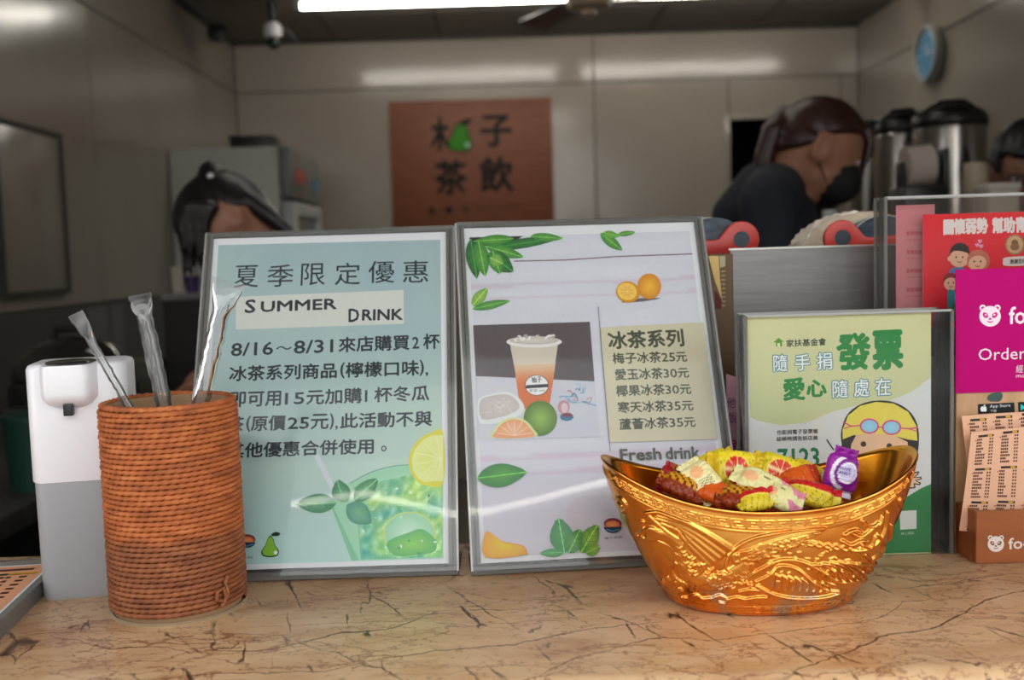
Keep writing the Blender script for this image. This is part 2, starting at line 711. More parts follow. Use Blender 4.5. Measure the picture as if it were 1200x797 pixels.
# access board screwed on the left wall
m = MB(); m.box(XL + .008, XL + .026, 3.06, 3.49, 1.19, 1.68)
bd = tag(m.obj('access_board', M['panel_side'], bevel=.004), 'flat cream access board fixed to the left wall near the picture edge', 'board')
m = MB()
for (y0, y1, z0, z1) in ((3.045, 3.06, 1.175, 1.695), (3.49, 3.505, 1.175, 1.695), (3.06, 3.49, 1.175, 1.19), (3.06, 3.49, 1.68, 1.695)):
    m.box(XL + .008, XL + .030, y0, y1, z0, z1)
m.obj('frame', M['seam'], bd, smooth=False)

# right wall
m = MB(); m.box(XR, XR + .1, .62, YB, 0, ZC + .1)
wr = struct(m.obj('wall_right', M['seam'], smooth=False))
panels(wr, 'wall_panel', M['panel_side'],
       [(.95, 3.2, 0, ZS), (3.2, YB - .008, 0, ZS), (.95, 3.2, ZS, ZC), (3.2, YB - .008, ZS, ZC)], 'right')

# ceiling edge trims
m = MB(); m.box(XL, XR, YB - .03, YB - .008, ZC - .018, ZC)
struct(m.obj('trim_1', M['seam'], smooth=False))
m = MB(); m.box(XL + .008, XL + .03, .95, YB - .03, ZC - .018, ZC)
struct(m.obj('trim_2', M['seam'], smooth=False))

# shop front round the serving opening, and the street it looks on to
m = MB()
m.box(-3.5, -1.35, .62, .95, 0, 3.2).box(1.30, 3.5, .62, .95, 0, 3.2).box(-1.35, 1.30, .62, .95, 2.35, 3.2)
m.box(-1.35, 1.30, .67, .90, 0, .955)
struct(m.obj('wall_front', M['facade'], smooth=False))
aw = MB(); aw.box(-3.5, 3.5, -.75, .615, 2.62, 2.70)
tag(aw.obj('awning', M['facade'], bevel=.01), 'flat awning slab over the serving counter outside', 'awning')
M['bldg'] = pbr('street_building', (.13, .125, .12), .9, var=.3, nscale=.5)
m = MB(); m.box(-13, -1.5, -15, -13, 0, 7.5)
tag(m.obj('street_building', M['bldg'], smooth=False), 'plain low building across the street, on the left', 'building')
m = MB(); m.box(2.5, 13, -15, -13, 0, 5.5)
tag(m.obj('street_building', M['bldg'], smooth=False), 'plain lower building across the street, on the right', 'building')


# ---------------------------------------------------------------- marble counter
def marble():
    m, t, b = new_mat('veined_beige_marble')
    L = t.links.new
    co = nd(t, 'ShaderNodeTexCoord')
    mp = nd(t, 'ShaderNodeMapping')
    mp.inputs['Scale'].default_value = (1, 2.1, 2.1)
    mp.inputs['Rotation'].default_value = (0, 0, R_(-9))
    L(co.outputs['Object'], mp.inputs[0])
    # domain warp
    w = nd(t, 'ShaderNodeTexNoise', Scale=5.0, Detail=5.0, Roughness=.6)
    L(mp.outputs[0], w.inputs['Vector'])
    wm = nd(t, 'ShaderNodeVectorMath', operation='MULTIPLY_ADD')
    wm.inputs[1].default_value = (.11, .11, .11)
    L(w.outputs['Color'], wm.inputs[0])
    L(mp.outputs[0], wm.inputs[2])
    base = nd(t, 'ShaderNodeTexNoise', Scale=9.0, Detail=8.0, Roughness=.62)
    L(wm.outputs[0], base.inputs['Vector'])
    cr_ = ramp(t, [(.28, rgb(186, 136, 98)), (.42, rgb(212, 170, 126)), (.55, rgb(226, 190, 148)), (.68, rgb(212, 164, 116)), (.8, rgb(238, 212, 178))])
    L(base.outputs['Fac'], cr_.inputs[0])
    col = cr_.outputs[0]
    # rusty patches
    ru = nd(t, 'ShaderNodeTexNoise', Scale=16.0, Detail=7.0, Roughness=.7)
    L(wm.outputs[0], ru.inputs['Vector'])
    rr = ramp(t, [(.55, (0, 0, 0)), (.72, (.5, .5, .5))])
    L(ru.outputs['Fac'], rr.inputs[0])

    def mix(fac, a, c, mode='MIX'):
        x = nd(t, 'ShaderNodeMix')
        x.data_type = 'RGBA'
        x.blend_type = mode
        L(fac, x.inputs[0])
        L(a, x.inputs[6])
        x.inputs[7].default_value = c
        return x.outputs[2]
    col = mix(rr.outputs[0], col, rgb(160, 98, 52))

    def vein(scale, width, c, warp, seed, str_=1.0, gate=None, stretch=(1, 1, 1), rotz=0):
        nonlocal col
        q = nd(t, 'ShaderNodeMapping')
        q.inputs['Location'].default_value = (seed, seed * .7, 0)
        q.inputs['Scale'].default_value = stretch
        q.inputs['Rotation'].default_value = (0, 0, R_(rotz))
        L(mp.outputs[0], q.inputs[0])
        n1 = nd(t, 'ShaderNodeTexNoise', Scale=scale * 2.6, Detail=6.0, Roughness=.65)
        L(q.outputs[0], n1.inputs['Vector'])
        a = nd(t, 'ShaderNodeVectorMath', operation='MULTIPLY_ADD')
        a.inputs[1].default_value = (warp, warp, 0)
        L(n1.outputs['Color'], a.inputs[0])
        L(q.outputs[0], a.inputs[2])
        vo = nd(t, 'ShaderNodeTexVoronoi', Scale=scale)
        vo.feature = 'DISTANCE_TO_EDGE'
        L(a.outputs[0], vo.inputs['Vector'])
        r1 = ramp(t, [(0, (str_,) * 3), (width * .45, (str_ * .7,) * 3), (width, (0, 0, 0))])
        L(vo.outputs['Distance'], r1.inputs[0])
        f = r1.outputs[0]
        if gate:
            g = nd(t, 'ShaderNodeTexNoise', Scale=gate[0], Detail=3.0)
            L(q.outputs[0], g.inputs['Vector'])
            gr = ramp(t, [(gate[1], (0, 0, 0)), (gate[1] + .07, (1, 1, 1))])
            L(g.outputs['Fac'], gr.inputs[0])
            mm = nd(t, 'ShaderNodeMath', operation='MULTIPLY')
            L(f, mm.inputs[0])
            L(gr.outputs[0], mm.inputs[1])
            f = mm.outputs[0]
        col = mix(f, col, c)
    vein(11.0, .022, rgb(128, 66, 48), .10, 3.1, .75, gate=(6, .42))
    vein(22.0, .035, rgb(146, 92, 60), .06, 7.7, .65, gate=(9, .46))
    vein(11.0, .030, rgb(24, 16, 14), .035, 1.9, 1.0, gate=(20, .56), stretch=(2.6, .30, 1), rotz=8)
    vein(8.0, .016, rgb(50, 28, 24), .045, 5.3, .9, gate=(12, .53), stretch=(2.2, .45, 1))

    # the long dark red veins that run the length of the slab
    sx = nd(t, 'ShaderNodeSeparateXYZ')
    L(co.outputs['Object'], sx.inputs[0])
    xm = nd(t, 'ShaderNodeMath', operation='MULTIPLY_ADD')
    L(sx.outputs['X'], xm.inputs[0]); xm.inputs[1].default_value = 1 / 1.6; xm.inputs[2].default_value = .5
    nz = nd(t, 'ShaderNodeTexNoise', Scale=38.0, Detail=6.0, Roughness=.65)
    L(co.outputs['Object'], nz.inputs['Vector'])
    nm = nd(t, 'ShaderNodeMath', operation='MULTIPLY_ADD')
    L(nz.outputs['Fac'], nm.inputs[0]); nm.inputs[1].default_value = .016; nm.inputs[2].default_value = -.008
    ya = nd(t, 'ShaderNodeMath', operation='ADD')
    L(sx.outputs['Y'], ya.inputs[0]); L(nm.outputs[0], ya.inputs[1])
    wz = nd(t, 'ShaderNodeTexNoise', Scale=14.0, Detail=3.0)
    L(co.outputs['Object'], wz.inputs['Vector'])
    def long_vein(px, c, w, k):
        nonlocal col
        pw_ = [onplane(x, y, Vector((0, 0, 1)), Vector((0, 0, 1))) for x, y in px]
        pw_.sort(key=lambda q: q.x)
        st = [((q.x) / 1.6 + .5, ((q.y - .5) / .6,) * 3) for q in pw_]
        fr_ = ramp(t, st)
        L(xm.outputs[0], fr_.inputs[0])
        mu = nd(t, 'ShaderNodeMath', operation='MULTIPLY_ADD')
        L(fr_.outputs[0], mu.inputs[0]); mu.inputs[1].default_value = -.6; mu.inputs[2].default_value = -.5
        df = nd(t, 'ShaderNodeMath', operation='ADD')
        L(ya.outputs[0], df.inputs[0]); L(mu.outputs[0], df.inputs[1])
        ab = nd(t, 'ShaderNodeMath', operation='ABSOLUTE')
        L(df.outputs[0], ab.inputs[0])
        dv = nd(t, 'ShaderNodeMath', operation='DIVIDE')
        L(ab.outputs[0], dv.inputs[0])
        wr2 = ramp(t, [(.35, (w * .4,) * 3), (.65, (w * 1.5,) * 3)])
        L(wz.outputs['Fac'], wr2.inputs[0])
        L(wr2.outputs[0], dv.inputs[1])
        r1 = ramp(t, [(0, (k,) * 3), (.5, (k * .8,) * 3), (1, (0, 0, 0))])
        L(dv.outputs[0], r1.inputs[0])
        # fades out past both ends
        r2 = ramp(t, [(max(0, st[0][0] - .01), (0, 0, 0)), (st[0][0] + .01, (1, 1, 1)), (min(.999, st[-1][0] - .01), (1, 1, 1)), (min(1, st[-1][0] + .01), (0, 0, 0))])
        L(xm.outputs[0], r2.inputs[0])
        mm = nd(t, 'ShaderNodeMath', operation='MULTIPLY')
        L(r1.outputs[0], mm.inputs[0]); L(r2.outputs[0], mm.inputs[1])
        col = mix(mm.outputs[0], col, c)
    VR = rgb(84, 36, 32)
    long_vein([(-300, 800), (0, 768), (45, 757), (70, 748), (90, 751), (125, 761), (200, 758), (225, 766), (245, 761), (300, 764), (350, 754), (400, 741), (450, 739), (500, 722), (550, 715), (600, 714)], VR, .0011, .95)
    long_vein([(150, 797), (270, 790), (380, 786), (450, 772), (525, 762), (600, 756), (700, 735), (765, 730)], VR, .0010, .85)
    long_vein([(620, 797), (675, 772), (770, 747), (840, 751), (900, 742), (960, 735), (1000, 730), (1035, 722), (1060, 705)], VR, .0010, .9)
    long_vein([(925, 790), (930, 785), (980, 770), (1035, 745), (1100, 735), (1150, 705), (1200, 692), (1400, 670)], rgb(62, 34, 34), .0012, .95)
    long_vein([(-200, 760), (0, 750), (50, 742), (100, 739), (165, 741)], rgb(128, 60, 48), .0009, .7)
    long_vein([(300, 688), (340, 680), (400, 694), (450, 688), (520, 676)], rgb(128, 60, 48), .0008, .6)
    long_vein([(290, 735), (380, 731), (480, 727), (560, 733), (650, 726), (700, 742)], rgb(136, 70, 54), .0007, .6)
    long_vein([(1060, 690), (1110, 684), (1150, 676), (1200, 672)], rgb(62, 34, 34), .0008, .8)
    sp_ = nd(t, 'ShaderNodeTexNoise', Scale=130.0, Detail=3.0)
    L(co.outputs['Object'], sp_.inputs['Vector'])
    sr = ramp(t, [(.62, (0, 0, 0)), (.72, (.5, .5, .5))])
    L(sp_.outputs['Fac'], sr.inputs[0])
    col = mix(sr.outputs[0], col, rgb(130, 84, 56))
    L(col, b.inputs['Base Color'])
    b.inputs['Roughness'].default_value = .32
    b.inputs['Specular IOR Level'].default_value = .45
    n2 = nd(t, 'ShaderNodeTexNoise', Scale=40.0, Detail=6.0)
    L(co.outputs['Object'], n2.inputs['Vector'])
    bp = nd(t, 'ShaderNodeBump', Strength=.12, Distance=.002)
    L(n2.outputs['Fac'], bp.inputs['Height'])
    L(bp.outputs[0], b.inputs['Normal'])
    return m


M['marble'] = marble()
ct = thing('marble_counter', 'veined beige marble serving counter with a rounded front edge', 'counter', (0, 0, 1.0))
prof = [(.935, 0), (.930, -.002)]
ring = [(.930, -.030), (.932, 0)]
m = MB()
pr = [(.925, -.04), (.929, -.001)]
pts = [(.929, -.001), (.928, 0)]
top = []
for k in range(9):
    a = R_(90 + 90 * k / 8)
    top.append((.6245 + .012 * math.cos(a), -.012 + .012 * math.sin(a)))
pp = [(.929, -.04), (.929, -.0015), (.9275, 0)] + top + [(.6125, -.04)]
m.loft([[Vector((x, y, z)) for y, z in pp] for x in (-1.345, 1.295)])
m.obj('slab', M['marble'], ct, angle=50)
m = MB(); m.box(-1.345, 1.295, .622, .66, -.10, -.041)
m.obj('apron', M['marble'], ct, smooth=False)

# ---------------------------------------------------------------- ceiling tubes
M['tube_glow'] = pbr('lit_tube', (.9, .9, .85), .4, emis=(1.0, .94, .84, 1), estr=21.0)
M['lamp_body'] = pbr('lamp_body', (.45, .44, .40), .5)


def tube_light(x0, x1, y, z, label):
    t = thing('tube_light', label, 'lamp', ((x0 + x1) / 2, y, z), group='ceiling tube lights')
    h = (x1 - x0) / 2
    m = MB(); m.box(-h, h, -.03, .03, .012, .047)
    m.obj('housing', M['lamp_body'], t, bevel=.004)
    m = MB(); m.tube([(-h + .03, 0, 0), (h - .03, 0, 0)], .014, 16)
    m.obj('lit_tube', M['tube_glow'], t)
    for sx in (-1, 1):
        m = MB(); m.box(sx * (h - .015) - .015, sx * (h - .015) + .015, -.016, .016, -.014, .012)
        m.obj('end_cap', M['lamp_body'], t, bevel=.003)
    return t


tube_light(P(345, 3, 4.9).x, P(345, 3, 4.9).x + 1.30, 4.9, 2.410, 'long lit ceiling tube light at the top edge, left of the fan')
tube_light(.47, 1.78, 4.9, 2.410, 'long lit ceiling tube light right of the fan, mirrored in the back wall')
tube_light(-.65, .65, 2.6, 2.410, 'long lit ceiling tube light near the serving counter')

# unseen strip lamp outside, curved to leave glare arcs on the clear stands
al = thing('glare_lamp', 'long thin unseen strip lamp outside, curved for the glare on the sign stands', 'lamp', (0, -1.2, 2.5))
m = MB(); m.tube([(-.95, .0, 0), (-.72, .05, 0), (-.46, .10, 0), (-.2, -.02, 0), (.05, -.14, 0), (.28, -.18, 0), (.44, -.11, 0), (.6, -.03, 0), (.8, .05, 0)], .0065, 10)
m.obj('lit_strip', M['tube_glow'], al)
for x, y in ((-.9, .01), (.05, -.14), (.76, .03)):
    m = MB(); m.tube([(x, y, .005), (x, .40, .118), (x, .46, .118)], .004, 8)
    m.obj('bracket', M['grey_plastic'], al)

# ceiling fan
fx = P(690, 10, 4.4)
fan = thing('ceiling_fan', 'ceiling fan with dark blades beside the lit tube', 'fan', (fx.x, 4.4, 2.25))
m = MB(); m.lathe([(.02, -.035), (.028, -.03), (.03, -.01), (.085, 0), (.095, .025), (.09, .05), (.03, .06), (.015, .07)], 32)
m.obj('hub', pbr('fan_hub_beige', (.42, .32, .22), .4), fan)
m = MB(); m.tube([(0, 0, .07), (0, 0, .207)], .012, 12)
m.obj('rod', M['grey_plastic'], fan)
bm_ = pbr('fan_blade_dark', (.03, .035, .055), .4)
for k in range(3):
    a = R_(-4 + 120 * k)
    mt = Matrix.Rotation(a, 4, 'Z') @ Matrix.Rotation(R_(9), 4, 'X')
    m = MB()
    o_ = [(.08, -.03), (.2, -.06), (.50, -.07), (.53, -.03), (.53, .03), (.50, .07), (.2, .06), (.08, .03)]
    m.prism([(x, y) for x, y in o_], -.004, .004)
    ob = m.obj('blade', bm_, fan, smooth=False)
    ob.matrix_local = Matrix.Translation((0, 0, .035)) @ mt @ Matrix.Rotation(R_(90), 4, 'X')

# dome camera hanging under the ceiling
q = P(320, 40, 5.0)
sc_ = thing('security_camera', 'small white and black security camera hanging from the ceiling', 'camera', (q.x, 5.0, q.z))
m = MB(); m.tube([(0, 0, .05), (0, 0, ZC - q.z)], [.012, .02], 12)
m.obj('bracket', M['black_plastic'], sc_)
m = MB(); m.lathe([(.018, .055), (.038, .04), (.044, .01), (.040, -.01), (.03, -.018)], 28)
m.obj('housing', M['white_plastic'], sc_)
m = MB(); m.lathe([(.028, -.015), (.031, -.03), (.028, -.055), (.014, -.068), (.003, -.07)], 28)
m.obj('lens_dome', M['black_gloss'], sc_)
m = MB(); m.tube([(.05, 0, .02), (.09, .01, -.01), (.10, .02, -.04)], .008, 8)
m.obj('antenna', M['black_plastic'], sc_)
q = P(250, 38, 5.4)
c2 = thing('speaker', 'small black speaker high in the left ceiling corner', 'speaker', (XL + .06, 5.4, q.z))
m = MB(); m.box(-.035, .035, -.035, .035, -.04, .03)
m.obj('box', M['black_plastic'], c2, bevel=.01)
m = MB(); m.tube([(-.05, 0, .0), (-.034, 0, 0)], .012, 10)
m.obj('wall_bracket', M['black_plastic'], c2)

# round blue clock on the right wall
q = P(1093, 63, 4.84)
ck = thing('wall_clock', 'round blue wall clock high on the right wall', 'clock', (XR - .008, 4.84, q.z))
rim = MB(); rim.lathe([(.118, 0), (.128, .012), (.128, .045), (.118, .052), (.108, .045), (.108, .02)], 48, cap=False)
RY = (0, R_(-90), 0)
rim.obj('rim', M['grey_plastic'], ck, rot=RY)
m = MB(); m.lathe([(.001, .03), (.1085, .03), (.1085, .034), (.001, .034)], 48)
m.obj('face', M['blue'], ck, rot=RY)
m = MB(); m.box(-.004, .05, -.004, .004, .036, .039)
m.obj('hour_hand', M['white_plastic'], ck, rot=RY, smooth=False)
m = MB(); m.box(-.003, .003, -.075, .004, .040, .043)
m.obj('minute_hand', M['white_plastic'], ck, rot=RY, smooth=False)
for k in range(12):
    m = MB(); m.box(-.004, .004, .085, .097, .0345, .036, mat=Matrix.Rotation(R_(30 * k), 4, 'Z'))
    m.obj('hour_mark', M['white_plastic'], ck, rot=RY, smooth=False)

# ---------------------------------------------------------------- shop sign on the back wall
TL, TR, BR, BL = P(456, 121, YB), P(645, 114, YB), P(650, 262, YB), P(462, 276, YB)
sx0, sx1 = (TL.x + BL.x) / 2, (TR.x + BR.x) / 2
sz1, sz0 = (TL.z + TR.z) / 2, P(556, 269, YB).z
M['sign_wood'] = pbr('sign_wood', rgb(136, 80, 54), .5, var=.13, nscale=6, stretch=(1, 1, 5))
sign = thing('wall_sign', 'square brown wooden shop sign with black brush lettering on the back wall', 'sign', ((sx0 + sx1) / 2, YB - .03, (sz0 + sz1) / 2))
w_, h_ = (sx1 - sx0) / 2, (sz1 - sz0) / 2
m = MB(); m.box(-w_, w_, 0, .02, -h_, h_)
m.obj('board', M['sign_wood'], sign, bevel=.002)
S = Sheet(sign, sign.location.copy(), (0, 0, 0), step=3e-4, gain=1.3)
K = (14, 12, 11)
S.text('木', (506, 176), (525, 176), 38, K, .035)
S.text('子', (564, 172), (600, 171), 36, K, .03)
S.text('茶', (511, 228), (547, 227), 39, K, .03)
S.text('飲', (563, 225), (601, 224), 40, K, .03)
S.poly([(540, 143), (547, 148), (550, 158), (553, 168), (550, 176), (540, 178), (528, 176), (525, 168), (529, 158), (533, 148)], (12, 25, 8), 'pear_emblem', smooth=5)
S.poly([(540, 145), (546, 149), (548.5, 159), (551.5, 168), (548.5, 174.5), (540, 176), (529.5, 174.5), (526.5, 168), (530.5, 159), (534.5, 149)], (52, 130, 22), 'pear_emblem', smooth=5)
S.poly([(538, 145), (545, 140), (553, 140), (550, 145), (543, 147)], K, 'pear_emblem', smooth=4)
S.ell(548, 170, 3, 3, (150, 190, 150), 'pear_emblem')
S.ell(506, 247, 3, 4, K); S.ell(526, 246, 4.5, 4, K); S.ell(546, 245, 4, 3.4, (60, 38, 28)); S.ell(546, 244.5, 2.4, 2, (120, 75, 52))
S.text('pomelo tea drinks', (558, 246), (607, 244), 4, (60, 40, 30), .02)
S.done()

# ---------------------------------------------------------------- fridge
fr = thing('glass_door_fridge', 'tall pale upright fridge with a glass door in the back left corner', 'fridge', (-1.215, 5.0, 0))
fx0, fx1, fy0, fy1, fz = -.258, .258, -.34, .34, P(338, 171, 4.66).z
m = MB(); m.box(fx0, fx1 - .04, fy0, fy1, .08, fz)
m.obj('cabinet', M['fridge'], fr, bevel=.01)
m = MB(); m.box(fx1 - .04, fx1 + .015, fy0, fy1, fz - .22, fz)
hd = m.obj('header_panel', pbr('header_grey', (.20, .21, .19), .4), fr, bevel=.006)
m = MB(); m.box(fx1 + .016, fx1 + .019, fy0 + .10, fy0 + .30, fz - .15, fz - .09)
m.obj('red_lettering', M['red_plastic'], hd, smooth=False)
m = MB(); m.box(fx1 + .016, fx1 + .019, fy1 - .16, fy1 - .04, fz - .17, fz - .10)
m.obj('blue_emblem', M['blue'], hd, smooth=False)
m = MB()
z0, z1 = .14, fz - .24
for (a, b, c, d) in ((fy0, fy0 + .09, z0, z1), (fy1 - .06, fy1, z0, z1), (fy0 + .09, fy1 - .06, z0, z0 + .06), (fy0 + .09, fy1 - .06, z1 - .06, z1)):
    m.box(fx1 - .03, fx1 + .02, a, b, c, d)
dr = m.obj('door', pbr('door_frame_white', (.55, .58, .58), .4), fr, bevel=.004)
m = MB(); m.box(fx1 - .012, fx1 - .006, fy0 + .09, fy1 - .06, z0 + .06, z1 - .06)
m.obj('glass_pane', pbr('fridge_glass', (.16, .18, .15), .08), dr, smooth=False)
m = MB(); m.tube([(fx1 + .04, fy0 + .05, .8), (fx1 + .04, fy0 + .05, 1.3)], .01, 10).box(fx1 + .018, fx1 + .04, fy0 + .045, fy0 + .055, .82, .84).box(fx1 + .018, fx1 + .04, fy0 + .045, fy0 + .055, 1.26, 1.28)
m.obj('handle', M['steel_dark'], dr)
for sx in (fx0 + .05, fx1 - .09):
    for sy in (fy0 + .05, fy1 - .05):
        m = MB(); m.tube([(sx, sy, 0), (sx, sy, .085)], .02, 12)
        m.obj('foot', M['black_plastic'], fr)
q0, q1 = P(275, 165, 4.9), P(323, 165, 4.9)
bx = thing('box', 'flat black box lying on top of the fridge', 'box', ((q0.x + q1.x) / 2, 4.9, fz))
hw = (q1.x - q0.x) / 2
m = MB(); m.box(-hw, hw, -.09, .09, 0, .055)
m.obj('carton', M['black_plastic'], bx, bevel=.004)
m = MB(); m.box(-hw - .003, hw + .003, -.093, .093, .045, .068)
m.obj('lid', M['black_plastic'], bx, bevel=.004)
# ================================================================ SIGN STANDS ON THE COUNTER
def sign_stand(label, loc, rx, rz, L, Rt, T):
    """slanted clear acrylic holder for one upright page; local x right, z up the page, y away"""
    t = thing('sign_stand', label, 'sign', loc, (R_(rx), 0, R_(rz)))
    w, h = .105, .297
    bz = -.0065
    m = MB(); m.box(-w, w, -.0002, .0002, 0, h)
    pg = m.obj('page', M['paper'], t, smooth=False)
    m = MB(); m.box(-w - L + .001, w + Rt - .001, .0012, .0038, bz, h + T)
    m.obj('back_panel', M['acrylic'], t, smooth=False)
    m = MB(); m.box(-w - L + .001, w + Rt - .001, -.0062, -.0042, bz, h + T)
    m.obj('front_panel', M['acrylic'], t, smooth=False)
    # edge bars round the page, shade lines and glints put into their colours
    x0, x1 = -w - L, w + Rt
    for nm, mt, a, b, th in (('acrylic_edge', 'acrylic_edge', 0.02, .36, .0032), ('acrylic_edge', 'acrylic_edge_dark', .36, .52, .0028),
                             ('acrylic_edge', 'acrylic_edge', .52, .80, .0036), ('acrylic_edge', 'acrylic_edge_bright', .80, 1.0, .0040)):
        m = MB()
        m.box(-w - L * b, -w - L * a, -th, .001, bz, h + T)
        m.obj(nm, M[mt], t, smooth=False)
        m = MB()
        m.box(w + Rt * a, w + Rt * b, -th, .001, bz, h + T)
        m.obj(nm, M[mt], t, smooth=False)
    m = MB(); m.box(x0, x1, -.0035, .001, h + .0006, h + T)
    m.obj('top_edge', M['acrylic_edge'], t, smooth=False)
    m = MB(); m.box(x0, x1, -.0030, .001, bz, -.003)
    m.obj('bottom_edge', M['acrylic_edge'], t, smooth=False)
    m = MB(); m.box(x0, x1, -.0036, -.0005, -.0029, -.0012)
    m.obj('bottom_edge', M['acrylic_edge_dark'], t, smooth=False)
    # foot folded back flat on the counter
    m = MB(); m.box(x0, x1, -.008, .050, -.0077, -.0046)
    ft = m.obj('foot_panel', M['acrylic_edge'], t, smooth=False, bevel=.0008, bseg=1)
    ft.rotation_euler = (R_(-rx), 0, 0)
    return t


st1 = sign_stand('left clear sign stand with the pale teal summer drink notice, behind the rope-wrapped canister',
                 (-.1617, .8393, 1.008), -24.437, .145, .0072, .0082, .0035)
S1 = Sheet(st1, Vector((-.1617, .8393, 1.008)), (R_(-24.437), 0, R_(.145)), gain=1.12)
S1.d = -3e-4


def wn(x, y, s=1.0):
    return noise.noise(Vector((x * s, y * s, 3.3)))


def bg1(u, v):
    n = wn(u, v, 4) * .6 + wn(u, v, 11) * .35
    c0 = np.array([158, 180, 184.]); c1 = np.array([180, 203, 200.]); c2 = np.array([172, 208, 204.])
    c = c0 * (1 - v) + c1 * v if v < .7 else c1 + (c2 - c1) * (v - .7) / .3
    c = c + np.array([7, 7, 0]) * n + (np.array([10, 10, -6]) * max(0, u - .3) * (v > .35) * min(1, (v - .35) * 4))
    return tuple(np.clip(c, 0, 255))


S1.grid([(256, 287.5), (516, 281), (519.5, 655), (233, 663)], 40, 56, bg1, 'printed_background')


def C1(x, y, o=(230, 270)):
    return (x / 3.622 + o[0], y / 3.622 + o[1])


def T1(st, x0, x1, yb0, yb1, h, o=(230, 270), b=.028, S=S1, col=(34, 42, 50), k=3.622, part='printed_text'):
    S.text(st, (x0 / k + o[0], yb0 / k + o[1]), (x1 / k + o[0], yb1 / k + o[1]), h / k, col, b, part)


for ch, a, b_, y in zip('夏季限定優惠', (160, 300, 443, 588, 730, 877), (262, 410, 545, 695, 840, 985), (243, 240, 234, 232, 224, 222)):
    T1(ch, a, b_, y + 1, y - 2, 93, b=.004)
S1.poly([(276.5, 348), (473, 340), (473.5, 379.6), (276.5, 386.5)], (206, 208, 202), 'printed_label')
T1('S', 207, 249, 351, 350, 55, b=.035); T1('UMMER', 275, 595, 347, 334, 43, b=.045)
T1('D', 648, 690, 389, 387, 54, b=.035); T1('RINK', 705, 875, 382, 379, 44, b=.045)


def yl(x, a, b, xa=140, xb=1000):
    return a + (b - a) * (x - xa) / (xb - xa)


def line1(items, a, b, h, o=(230, 270), **kw):
    for it in items:
        st, x0, x1 = it[:3]
        hh = it[3] if len(it) > 3 else h
        up = it[4] if len(it) > 4 else 0
        T1(st, x0, x1, yl(x0, a, b) - up, yl(x1, a, b) - up, hh, o=o, **kw)


line1([('8/16', 148, 325, 54, 2), ('～', 340, 405, 16, 20), ('8/31', 415, 580, 54, 2), ('來店購買', 605, 905), ('2', 918, 945, 48, 4), ('杯', 965, 1033)], 537, 503, 63)
line1([('冰茶系列商品', 140, 595), ('(', 612, 628, 66, -2), ('檸檬口味', 635, 945), (')', 950, 965, 66, -2), (',', 973, 984, 18, -6)], 641, 614, 63)
line1([('即可用', 143, 358), ('15', 377, 458, 48, 4), ('元加購', 468, 702), ('1', 717, 725, 48, 4), ('杯冬瓜', 757, 988)], 752, 722, 63)
O2 = (230, 470)
line1([('茶', 133, 200), ('(', 212, 228, 66, -2), ('原價', 233, 378), ('25', 388, 478, 48, 4), ('元', 487, 560), (')', 568, 582, 66, -2), (',', 590, 601, 18, -6), ('此活動不與', 612, 1000)], 131, 106, 63, o=O2)
line1([('其他優惠合併使用', 128, 752), ('。', 785, 808, 24, 8)], 243, 216, 63, o=O2)


def Q1(pts):
    return [C1(x, y, O2) for x, y in pts]


# glass of iced lime drink
S1.poly(Q1([(640, 352), (720, 310), (820, 282), (900, 270), (1048, 268), (1048, 665), (690, 676), (655, 600), (612, 520), (585, 455), (600, 400)]), (150, 205, 172), center=(180, 222, 190))
S1.poly(Q1([(585, 455), (690, 676), (660, 678), (570, 440)]), (120, 190, 150))
S1.line(Q1([(655, 350), (730, 308), (820, 280), (902, 271)]), 1.0, (110, 150, 150), smooth=5)
S1.poly(Q1([(497, 232), (520, 226), (592, 372), (572, 380)]), (205, 212, 218))
def liquid(u, v):
    a = noise.noise(Vector((u * 5, v * 6, 1.2))); b = noise.noise(Vector((u * 13, v * 11 + u * 6, 4.1))); c = noise.noise(Vector((u * 30, v * 26, 8)))
    g = np.array([132, 192, 140.]) + np.array([44, 22, -24]) * (a * 1.2 + u * .5) + np.array([-44, -14, -6]) * max(0, b * 1.5) + np.array([56, 40, 56]) * max(0, -b * 1.4 - .1) + np.array([18, 16, 16]) * c
    g = g + np.array([-30, 0, 10]) * max(0, v - .6) * 1.6
    return tuple(np.clip(g, 30, 236))


S1.grid(Q1([(668, 365), (1046, 285), (1046, 662), (700, 674)]), 60, 60, liquid, 'printed_background')
for (x, y, rx, ry, c1, c2, ro) in () and ((900, 400, 130, 60, (120, 170, 90), (160, 205, 130), -20), (760, 500, 90, 60, (80, 160, 120), (150, 210, 170), 10),
                                   (960, 360, 85, 40, (110, 165, 80), (180, 205, 130), -25), (700, 600, 60, 60, (70, 170, 130), (140, 215, 180), 0),
                                   (900, 600, 130, 65, (80, 170, 110), (130, 200, 120), 0), (1000, 500, 46, 90, (110, 175, 90), (160, 205, 120), 0)):
    S1.ell(*C1(x, y, O2), rx / 3.622, ry / 3.622, c1, center=c2, rot=ro)
S1.poly(Q1([(1048, 135), (1000, 133), (950, 160), (915, 205), (902, 250), (910, 300), (935, 340), (965, 357), (1048, 350)]), (214, 206, 60), smooth=4)
S1.poly(Q1([(1048, 146), (1003, 145), (960, 168), (927, 208), (914, 250), (921, 296), (942, 330), (968, 345), (1048, 339)]), (222, 224, 150), center=(214, 220, 120))
for k in range(6):
    a = R_(100 + 32 * k)
    S1.line(Q1([(1040, 245), (1040 + 116 * math.cos(a), 245 - 92 * math.sin(a))]), .5, (232, 236, 190))
S1.ell(*C1(905, 565, O2), 112 / 3.622, 95 / 3.622, (190, 212, 130))
S1.ell(*C1(905, 565, O2), 104 / 3.622, 88 / 3.622, (150, 205, 170), center=(196, 224, 205))
